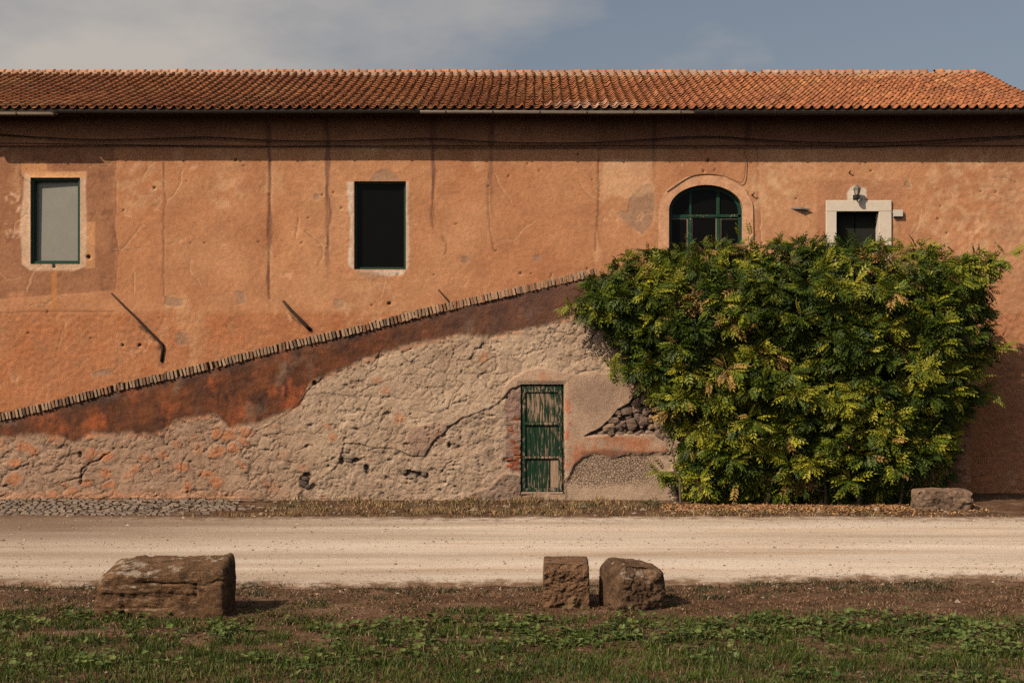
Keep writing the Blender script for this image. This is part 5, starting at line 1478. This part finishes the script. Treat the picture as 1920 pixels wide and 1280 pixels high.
def shape_round(p):
    x, y, z = p[:, 0] * 0.315, p[:, 1] * 0.28, p[:, 2] * 0.27 + 0.24
    top_ = np.clip(p[:, 2], 0, 1)
    z = z - top_ * (0.035 * np.clip(p[:, 0], 0, 1) + 0.05 * np.clip(-p[:, 1], 0, 1)) - 0.03 * top_ * sstep(-0.6, -1.0, p[:, 0])
    x = x - 0.05 * top_ * np.clip(p[:, 0], 0, 1)
    frt = sstep(-0.6, -0.95, p[:, 1])
    n3 = fbm3(np.stack([x, y, z], -1) * 9, 5, 55, 0.7)
    ridg = np.sin(z * 170 + 4 * n3 + x * 12)
    y = y - frt * (0.050 * n3 + 0.0015 * ridg * sstep(-0.15, -0.05, x) * (z < 0.33)) + frt * 0.09 * top_ * sstep(0.33, 0.5, z)
    z = z + 0.025 * n3 * top_ + 0.025 * np.exp(-((x + 0.16) / 0.08) ** 2) * top_
    return np.stack([x + 0.014 * n3, y, z], -1)
p, f = rock_mesh('b', 52, 24, shape_round, 0.035, 1.9, 8)
o = tuff('stone_block', p, f, 25, 'weathered rounded tuff block with pale lichen, right of the pair', (0.185, 0.105, 0.060), 0.95, ((1188 - CX) * 15.8 / F, gy(1143) + 0.33, -0.02))
o.rotation_euler = (0, 0, math.radians(22))
def shape_bench(p):
    x, y, z = p[:, 0] * 0.50, p[:, 1] * 0.25, p[:, 2] * 0.19 + 0.17
    n3 = fbm3(np.stack([x, y, z], -1) * 7, 4, 65, 0.6)
    frt = sstep(-0.5, -0.9, p[:, 1])
    y = y - frt * 0.075 * n3
    z = z + 0.02 * n3 - 0.02 * np.where(p[:, 2] < 0, p[:, 0], 0) * 0
    return np.stack([x + 0.02 * n3, y, z], -1)
p, f = rock_mesh('b', 40, 31, shape_bench, 0.05, 2.0, 8)
tuff('stone_block', p, f, 35, 'low pitted stone block beside the wall, right of the shrub', (0.31, 0.195, 0.130), 0.2, ((1773 - CX) * 24.95 / F, gy(955) + 0.25, -0.02))

# ------------------------------------------------------------------ cobbles, gravel, litter, grasses
def scatter_rocks(name, pos, size, col, mat, label, cat, flat=0.6, seed=0):
    """octahedral chips, jittered"""
    r = np.random.default_rng(seed); n = len(pos)
    base = np.array([(1, 0, 0), (-1, 0, 0), (0, 1, 0), (0, -1, 0), (0, 0, 1), (0, 0, -1), (.62, .62, .35), (-.62, .6, .3), (.6, -.62, .35), (-.6, -.6, .3)])[:6]
    f0 = np.array([(0, 2, 4), (2, 1, 4), (1, 3, 4), (3, 0, 4), (2, 0, 5), (1, 2, 5), (3, 1, 5), (0, 3, 5)])
    v = base[None] * (1 + r.normal(0, 0.22, (n, 6, 1)))
    v = v * np.asarray(size)[:, None, None] * np.array((1, 1, flat))
    a = r.uniform(0, 6.3, n); ca, sa = np.cos(a)[:, None], np.sin(a)[:, None]
    v = np.stack([v[..., 0] * ca - v[..., 1] * sa, v[..., 0] * sa + v[..., 1] * ca, v[..., 2]], -1) + pos[:, None]
    f = (f0[None] + (np.arange(n) * 6)[:, None, None]).reshape(-1, 3)
    me = mesh_np(name, v.reshape(-1, 3), f, False); set_col(me, 'col', np.repeat(col, 6, 0))
    return tag(obj(name, me, mat), label, cat, kind='stuff')
gr = np.random.default_rng(91)
# cobbled gutter strip at the foot of the ramp, left
vs, fs, cs, k = [], [], [], 0
y = -3.55; rw = 0
cube = np.array([(-1, -1, 0), (1, -1, 0), (1, 1, 0), (-1, 1, 0), (-.72, -.72, 1), (.72, -.72, 1), (.72, .72, 1), (-.72, .72, 1)], float)
cf = np.array([(4, 5, 6, 7), (0, 1, 5, 4), (1, 2, 6, 5), (2, 3, 7, 6), (3, 0, 4, 7)])
while y < RY0 - 0.06:
    x = -12.6 + (0.06 if rw % 2 else 0)
    while x < -4.5:
        w = gr.uniform(0.10, 0.17)
        if gr.random() < 0.78 and x < -5.3 - 0.4 * (y + 3.5) * 0.3 + gr.normal(0, 0.25) - 0.9 * (y < -3.0):
            v = cube * np.array((w / 2 - 0.008, 0.055, 0.020 + gr.uniform(-0.008, 0.008))) * gr.uniform(0.8, 1.05)
            v = v + gr.normal(0, 0.004, v.shape) + np.array((x + w / 2, y, -0.026 + 0.03 * sstep(-3.2, -1.4, y)))
            vs.append(v); fs.append(cf + k); k += 8
            c = np.array((0.235, 0.170, 0.125)) * gr.uniform(0.55, 1.25) if gr.random() < 0.75 else np.array((0.28, 0.20, 0.14)) * gr.uniform(0.7, 1.1)
            cs.append(np.repeat(c[None], 8, 0))
        x += w
    y += 0.122; rw += 1
me = mesh_np('cobblestones', np.concatenate(vs), np.concatenate(fs), False); set_col(me, 'col', np.concatenate(cs))
tag(obj('cobblestones', me, M['cobble']), 'grey cobbled strip along the foot of the stair wall', 'cobbles', kind='stuff')
# gravel on the road, denser along the verges
def on_ground(X, Y): return np.stack([X, Y, ground_z(X, Y)], -1)
n = 9000
X = gr.uniform(-11, 11, n); yn, yf = road_near(X), road_far(X)
tt = np.clip(gr.random(n), 0, 1); tt = np.where(gr.random(n) < 0.30, gr.normal(0.03, 0.055, n), tt)
Y = yn + tt * (yf - yn)
c = np.array((0.50, 0.375, 0.275)) * gr.uniform(0.4, 1.25, (n, 1)) * (1 + gr.normal(0, 0.05, (n, 3)))
dk = gr.random(n) < 0.05; c[dk] = np.array((0.15, 0.10, 0.07)) * gr.uniform(0.6, 1.5, (dk.sum(), 1))
scatter_rocks('gravel', np.stack([X, Y, np.where(tt < 0.03, ground_z(X, Y) + 0.006, 0.006)], -1), gr.gamma(1.8, 0.0036, n) + 0.0035, c, M['pebble'], 'loose pale gravel scattered over the road', 'gravel', 0.6, 5)
n = 500
X, Y = gr.uniform(-9, 9, n), gr.uniform(-15.5, -10.9, n)
c = np.array((0.30, 0.21, 0.15)) * gr.uniform(0.4, 1.2, (n, 1))
scatter_rocks('verge_pebbles', on_ground(X, Y) + (0, 0, 0.004), gr.gamma(2, 0.005, n) + 0.005, c, M['pebble'], 'small stones in the bare soil by the road', 'pebbles', 0.6, 6)
n = 260
X, Y = gr.uniform(-5, 8, n), gr.uniform(-3.6, -1.5, n)
c = np.array((0.30, 0.22, 0.16)) * gr.uniform(0.4, 1.2, (n, 1))
scatter_rocks('rubble_chips', on_ground(X, Y) + (0, 0, 0.008), gr.gamma(2, 0.014, n) + 0.008, c, M['pebble'], 'chips of plaster and stone at the wall foot', 'rubble', 0.6, 7)
# fallen leaves in front of the shrub
n = 7500
X = gr.uniform(rx_(1230), rx_(1800), n); Y = -2.15 - np.abs(gr.normal(0, 0.55, n)); 
ok = Y > -3.7; X, Y = X[ok], Y[ok]; n = len(X)
a = gr.uniform(0, 6.3, n); s_ = gr.uniform(0.02, 0.045, n)
q = np.array([(-1, 0, 0), (0, -0.4, 0.25), (1, 0, 0.05), (0, 0.4, 0.25)])
v = q[None] * s_[:, None, None]
ca, sa = np.cos(a)[:, None], np.sin(a)[:, None]
v = np.stack([v[..., 0] * ca - v[..., 1] * sa, v[..., 0] * sa + v[..., 1] * ca, v[..., 2] + v[..., 0] * gr.normal(0, 0.4, (n, 1))], -1) + (on_ground(X, Y) + (0, 0, 0.012))[:, None]
me = mesh_np('fallen_leaves', v.reshape(-1, 3), np.arange(n * 4).reshape(-1, 4), False)
set_col(me, 'col', np.repeat(np.array((0.52, 0.27, 0.12)) * gr.uniform(0.45, 1.3, (n, 1)) * (1 + gr.normal(0, 0.08, (n, 3))), 4, 0))
tag(obj('fallen_leaves', me, M['litter']), 'orange fallen leaves spread in front of the shrub', 'fallen leaves', kind='stuff')

def blades(name, pos, h, w, lean, col, label, cat, mat, seed=0):
    r = np.random.default_rng(seed); n = len(pos)
    a = r.uniform(0, 2 * np.pi, n); la = r.uniform(0, 2 * np.pi, n)
    sd_ = np.stack([np.cos(a), np.sin(a), 0 * a], -1); ld = np.stack([np.cos(la), np.sin(la), 0 * a], -1)
    h, w, lean = (np.asarray(q)[:, None] for q in (h, w, lean))
    up_ = np.array((0, 0, 1.0))
    hz = h * np.cos(lean); hx = h * np.sin(lean)
    mid = pos + up_ * hz * 0.6 + ld * hx * 0.40; tip = pos + up_ * hz * 0.95 + ld * hx * 1.0
    v = np.stack([pos - sd_ * w, pos + sd_ * w, mid + sd_ * w * 0.75, mid - sd_ * w * 0.75, tip], 1)
    k = (np.arange(n) * 5)[:, None]
    f4 = k + np.array([[0, 1, 2, 3]]); f3 = k + np.array([[3, 2, 4]])
    me = mesh_np(name, v.reshape(-1, 3), [f3, f4], False); set_col(me, 'col', np.repeat(col, 5, 0))
    return tag(obj(name, me, mat), label, cat, kind='stuff')
def green_edge(X): return -12.75 + 0.55 * fbm(X * 0.38, X * 0 + 2, 3, 66) + 0.30 * sstep(0.5, 4.5, X) * 0 - 0.25 * sstep(-2.0, -5, X) * 0
def density(X, Y):
    g = sstep(-0.65, 0.75, (green_edge(X) - Y) * 1.0 + 1.7 * fbm(X * 0.6, Y * 1.0, 4, 67) + 0.6 * fbm(X * 2.4, Y * 3.0, 3, 167))
    bare = sstep(0.28, 0.55, fbm(X * 0.9 + 5, Y * 1.5, 4, 68)) * sstep(-16.2, -14.2, Y)
    return g * (1 - 0.85 * bare)
n = 230000
X, Y = gr.uniform(-7.2, 7.2, n), gr.uniform(-16.6, -11.6, n)
dn = density(X, Y) * (0.06 + 0.35 * sstep(-13.8, -14.8, Y) + (0.94 - 0.35 * sstep(-13.8, -14.8, Y)) * sstep(-0.25, 0.30, fbm(X * 2.6, Y * 3.2, 4, 69)))
ok = gr.random(n) < dn; X, Y, dn = X[ok], Y[ok], dn[ok]; n = len(X)
tn = np.clip(0.45 + 0.6 * fbm(X * 1.0, Y * 1.6, 3, 70) + gr.normal(0, 0.22, n), 0, 1)[:, None]
c = np.array((0.022, 0.044, 0.006)) * (1 - tn) + np.array((0.108, 0.140, 0.022)) * tn
dr_ = gr.random(n) < 0.10 + 0.25 * sstep(0.1, 0.5, fbm(X * 0.8 + 5, Y * 1.3, 4, 68)); c[dr_] = np.array((0.27, 0.19, 0.085)) * gr.uniform(0.5, 1.1, (dr_.sum(), 1))
blades('grass', on_ground(X, Y), gr.gamma(5, 0.0095, n) * (0.45 + 0.75 * dn) + 0.008, gr.uniform(0.003, 0.0062, n), gr.uniform(0.15, 1.05, n), c, 'short green grass on the near side of the road', 'grass', M['leaf_all'], 3)
# dead grass on the bare verge
n = 60000
n = 170000; X, Y = gr.uniform(-8, 8, n), gr.uniform(-13.8, -9.9, n)
dd = sstep(0.45, -0.35, Y - road_near(X) + 0.6 * fbm(X * 1.6, Y * 1.6, 4, 81)) * (0.10 + 0.90 * sstep(-0.1, 0.35, fbm(X * 2.6, Y * 3.5, 4, 82)))
ok = gr.random(n) < dd; X, Y = X[ok], Y[ok]; n = len(X)
c = np.array((0.27, 0.150, 0.078)) * gr.uniform(0.2, 1.5, (n, 1)); gn = gr.random(n) < 0.15 + 0.3 * sstep(0.1, 0.4, fbm(X * 1.4 + 3, Y * 1.8, 3, 83)); c[gn] = np.array((0.05, 0.05, 0.022)) * gr.uniform(0.4, 1.3, (gn.sum(), 1))
blades('dry_grass', on_ground(X, Y), gr.uniform(0.015, 0.055, n), gr.uniform(0.003, 0.007, n), gr.uniform(0.6, 1.5, n), c, 'withered brown grass on the near road verge', 'dry grass', M['leaf_all'], 4)
tr_ = np.random.default_rng(55)
TX_, TY_ = [], []
for _ in range(150):
    a = tr_.uniform(-7.5, 7.5); b = float(road_near(np.array(a))) - abs(tr_.normal(0, 0.75)) + 0.25
    m_ = int(tr_.integers(25, 110)); r_ = tr_.uniform(0.03, 0.13)
    TX_.append(a + tr_.normal(0, r_ * 1.5, m_)); TY_.append(b + tr_.normal(0, r_, m_))
X, Y = np.concatenate(TX_), np.concatenate(TY_); n = len(X)
c = np.array((0.058, 0.062, 0.026)) * tr_.uniform(0.4, 1.5, (n, 1)); dr_ = tr_.random(n) < 0.25; c[dr_] = np.array((0.26, 0.17, 0.09)) * tr_.uniform(0.5, 1.2, (dr_.sum(), 1))
blades('verge_tufts', on_ground(X, Y), tr_.uniform(0.02, 0.085, n), tr_.uniform(0.003, 0.007, n), tr_.uniform(0.4, 1.4, n), c, 'dark olive tufts dotted along the near road verge', 'tufts', M['leaf_all'], 14)
# dry grass at the wall foot
n = 90000
X, Y = gr.uniform(-6.5, 8, n), gr.uniform(-4.15, -1.42, n)
px_ = CX + X * F / (D + Y)
dd = (sstep(-0.1, 0.35, Y + 3.75 + 0.7 * fbm(X * 1.0, Y * 2, 4, 84)) * sstep(470, 560, px_) * sstep(1260, 1180, px_) + 0.35 * sstep(-2.9, -3.2, Y) * sstep(1200, 1260, px_) * sstep(1700, 1600, px_) + 0.25 * sstep(-3.1, -3.5, Y) * sstep(100, 420, px_)) * (0.05 + 0.95 * sstep(0.0, 0.40, fbm(X * 1.4, Y * 2.4, 4, 85)))
ok = gr.random(n) < dd; X, Y = X[ok], Y[ok]; n = len(X)
tall = sstep(-2.4, -1.5, Y) * sstep(0.0, 0.4, fbm(X * 1.3, Y * 0 + 5, 3, 86))
c = np.array((0.42, 0.255, 0.12)) * gr.uniform(0.35, 1.3, (n, 1)); gn = gr.random(n) < 0.12 + 0.5 * sstep(0.05, 0.4, fbm(X * 1.1 + 9, Y * 1.5, 3, 87)); c[gn] = np.array((0.075, 0.075, 0.025)) * gr.uniform(0.5, 1.3, (gn.sum(), 1))
blades('wall_foot_grass', on_ground(X, Y), gr.uniform(0.04, 0.11, n) + 0.22 * tall * gr.random(n), gr.uniform(0.004, 0.009, n), gr.uniform(0.2, 1.3, n), c, 'dry grass growing along the foot of the stair wall', 'dry grass', M['leaf_all'], 5)
# broad-leaved weeds in the grass
def weeds(name, n, dens, smin, smax, hmin, hmax, xr, yr, cfun, label, cat, seed):
    r = np.random.default_rng(seed)
    X, Y = r.uniform(*xr, n), r.uniform(*yr, n)
    ok = r.random(n) < dens(X, Y); X, Y = X[ok], Y[ok]; n = len(X)
    m_ = 7
    an = np.linspace(0.35, 2 * np.pi - 0.35, m_)
    rim = np.stack([np.cos(an) * (1 + 0.12 * np.cos(an * 5)), np.sin(an) * (1 + 0.12 * np.cos(an * 5)), 0.12 * np.cos(an * 5) + 0.18], -1)
    q = np.concatenate([[(0.25, 0, 0)], rim])
    f0 = np.array([(0, i, i + 1) for i in range(1, m_)])
    s_ = r.uniform(smin, smax, n)
    v = q[None] * s_[:, None, None]
    tl, az = r.normal(0.0, 0.42, n), r.uniform(0, 6.3, n)
    ct, st_ = np.cos(tl)[:, None], np.sin(tl)[:, None]
    v = np.stack([v[..., 0] * ct - v[..., 2] * st_, v[..., 1], v[..., 0] * st_ + v[..., 2] * ct], -1)
    ca, sa = np.cos(az)[:, None], np.sin(az)[:, None]
    v = np.stack([v[..., 0] * ca - v[..., 1] * sa, v[..., 0] * sa + v[..., 1] * ca, v[..., 2]], -1)
    p_ = on_ground(X, Y); p_[:, 2] += r.uniform(hmin, hmax, n)
    v = v + p_[:, None]
    f = (f0[None] + (np.arange(n) * len(q))[:, None, None]).reshape(-1, 3)
    me = mesh_np(name, v.reshape(-1, 3), f, False); set_col(me, 'col', np.repeat(cfun(X, Y, r), len(q), 0))
    return tag(obj(name, me, M['leaf_all']), label, cat, kind='stuff')
def wdens(X, Y):
    strip = np.exp(-((Y - green_edge(X) + 0.7) / 0.9) ** 2) * sstep(0.0, 0.35, fbm(X * 0.8 + 2, Y * 1.4, 4, 97) + 0.18 * sstep(-3.5, 0, X))
    return np.clip(strip + 0.5 * sstep(0.1, 0.5, fbm(X * 0.9 + 8, Y * 1.2, 3, 98)) * density(X, Y), 0, 1) * (0.15 + 0.85 * sstep(-0.2, 0.3, fbm(X * 3, Y * 4, 3, 197))) * sstep(0.5, -0.3, Y - green_edge(X) + 1.3 * fbm(X * 0.9, Y * 1.4, 4, 198))
def wcol(X, Y, r):
    t_ = np.clip(0.5 + 0.5 * fbm(X * 1.5, Y * 1.5, 3, 99) + r.normal(0, 0.25, len(X)), 0, 1)[:, None]
    return np.array((0.040, 0.072, 0.014)) * (1 - t_) + np.array((0.17, 0.20, 0.05)) * t_
weeds('clover', 60000, wdens, 0.010, 0.036, 0.008, 0.085, (-7, 7), (-15.8, -11.9), wcol, 'broad-leaved green weeds among the grass', 'weeds', 12)
def wfd(X, Y):
    px_ = CX + X * F / (D + Y); return np.clip(np.exp(-((px_ - 1218) / 22) ** 2 - ((Y + 2.2) / 0.35) ** 2) + 0.7 * np.exp(-((px_ - 1610) / 45) ** 2 - ((Y + 3.45) / 0.18) ** 2) + 0.8 * np.exp(-((px_ - 890) / 35) ** 2 - ((Y + 1.9) / 0.3) ** 2), 0, 1)
weeds('wall_foot_weeds', 9000, wfd, 0.012, 0.03, 0.01, 0.10, (-3, 7), (-3.8, -1.5), lambda X, Y, r: np.array((0.06, 0.075, 0.025)) * r.uniform(0.5, 1.4, (len(X), 1)), 'dark green tufts of weeds at the wall foot', 'weeds', 13)
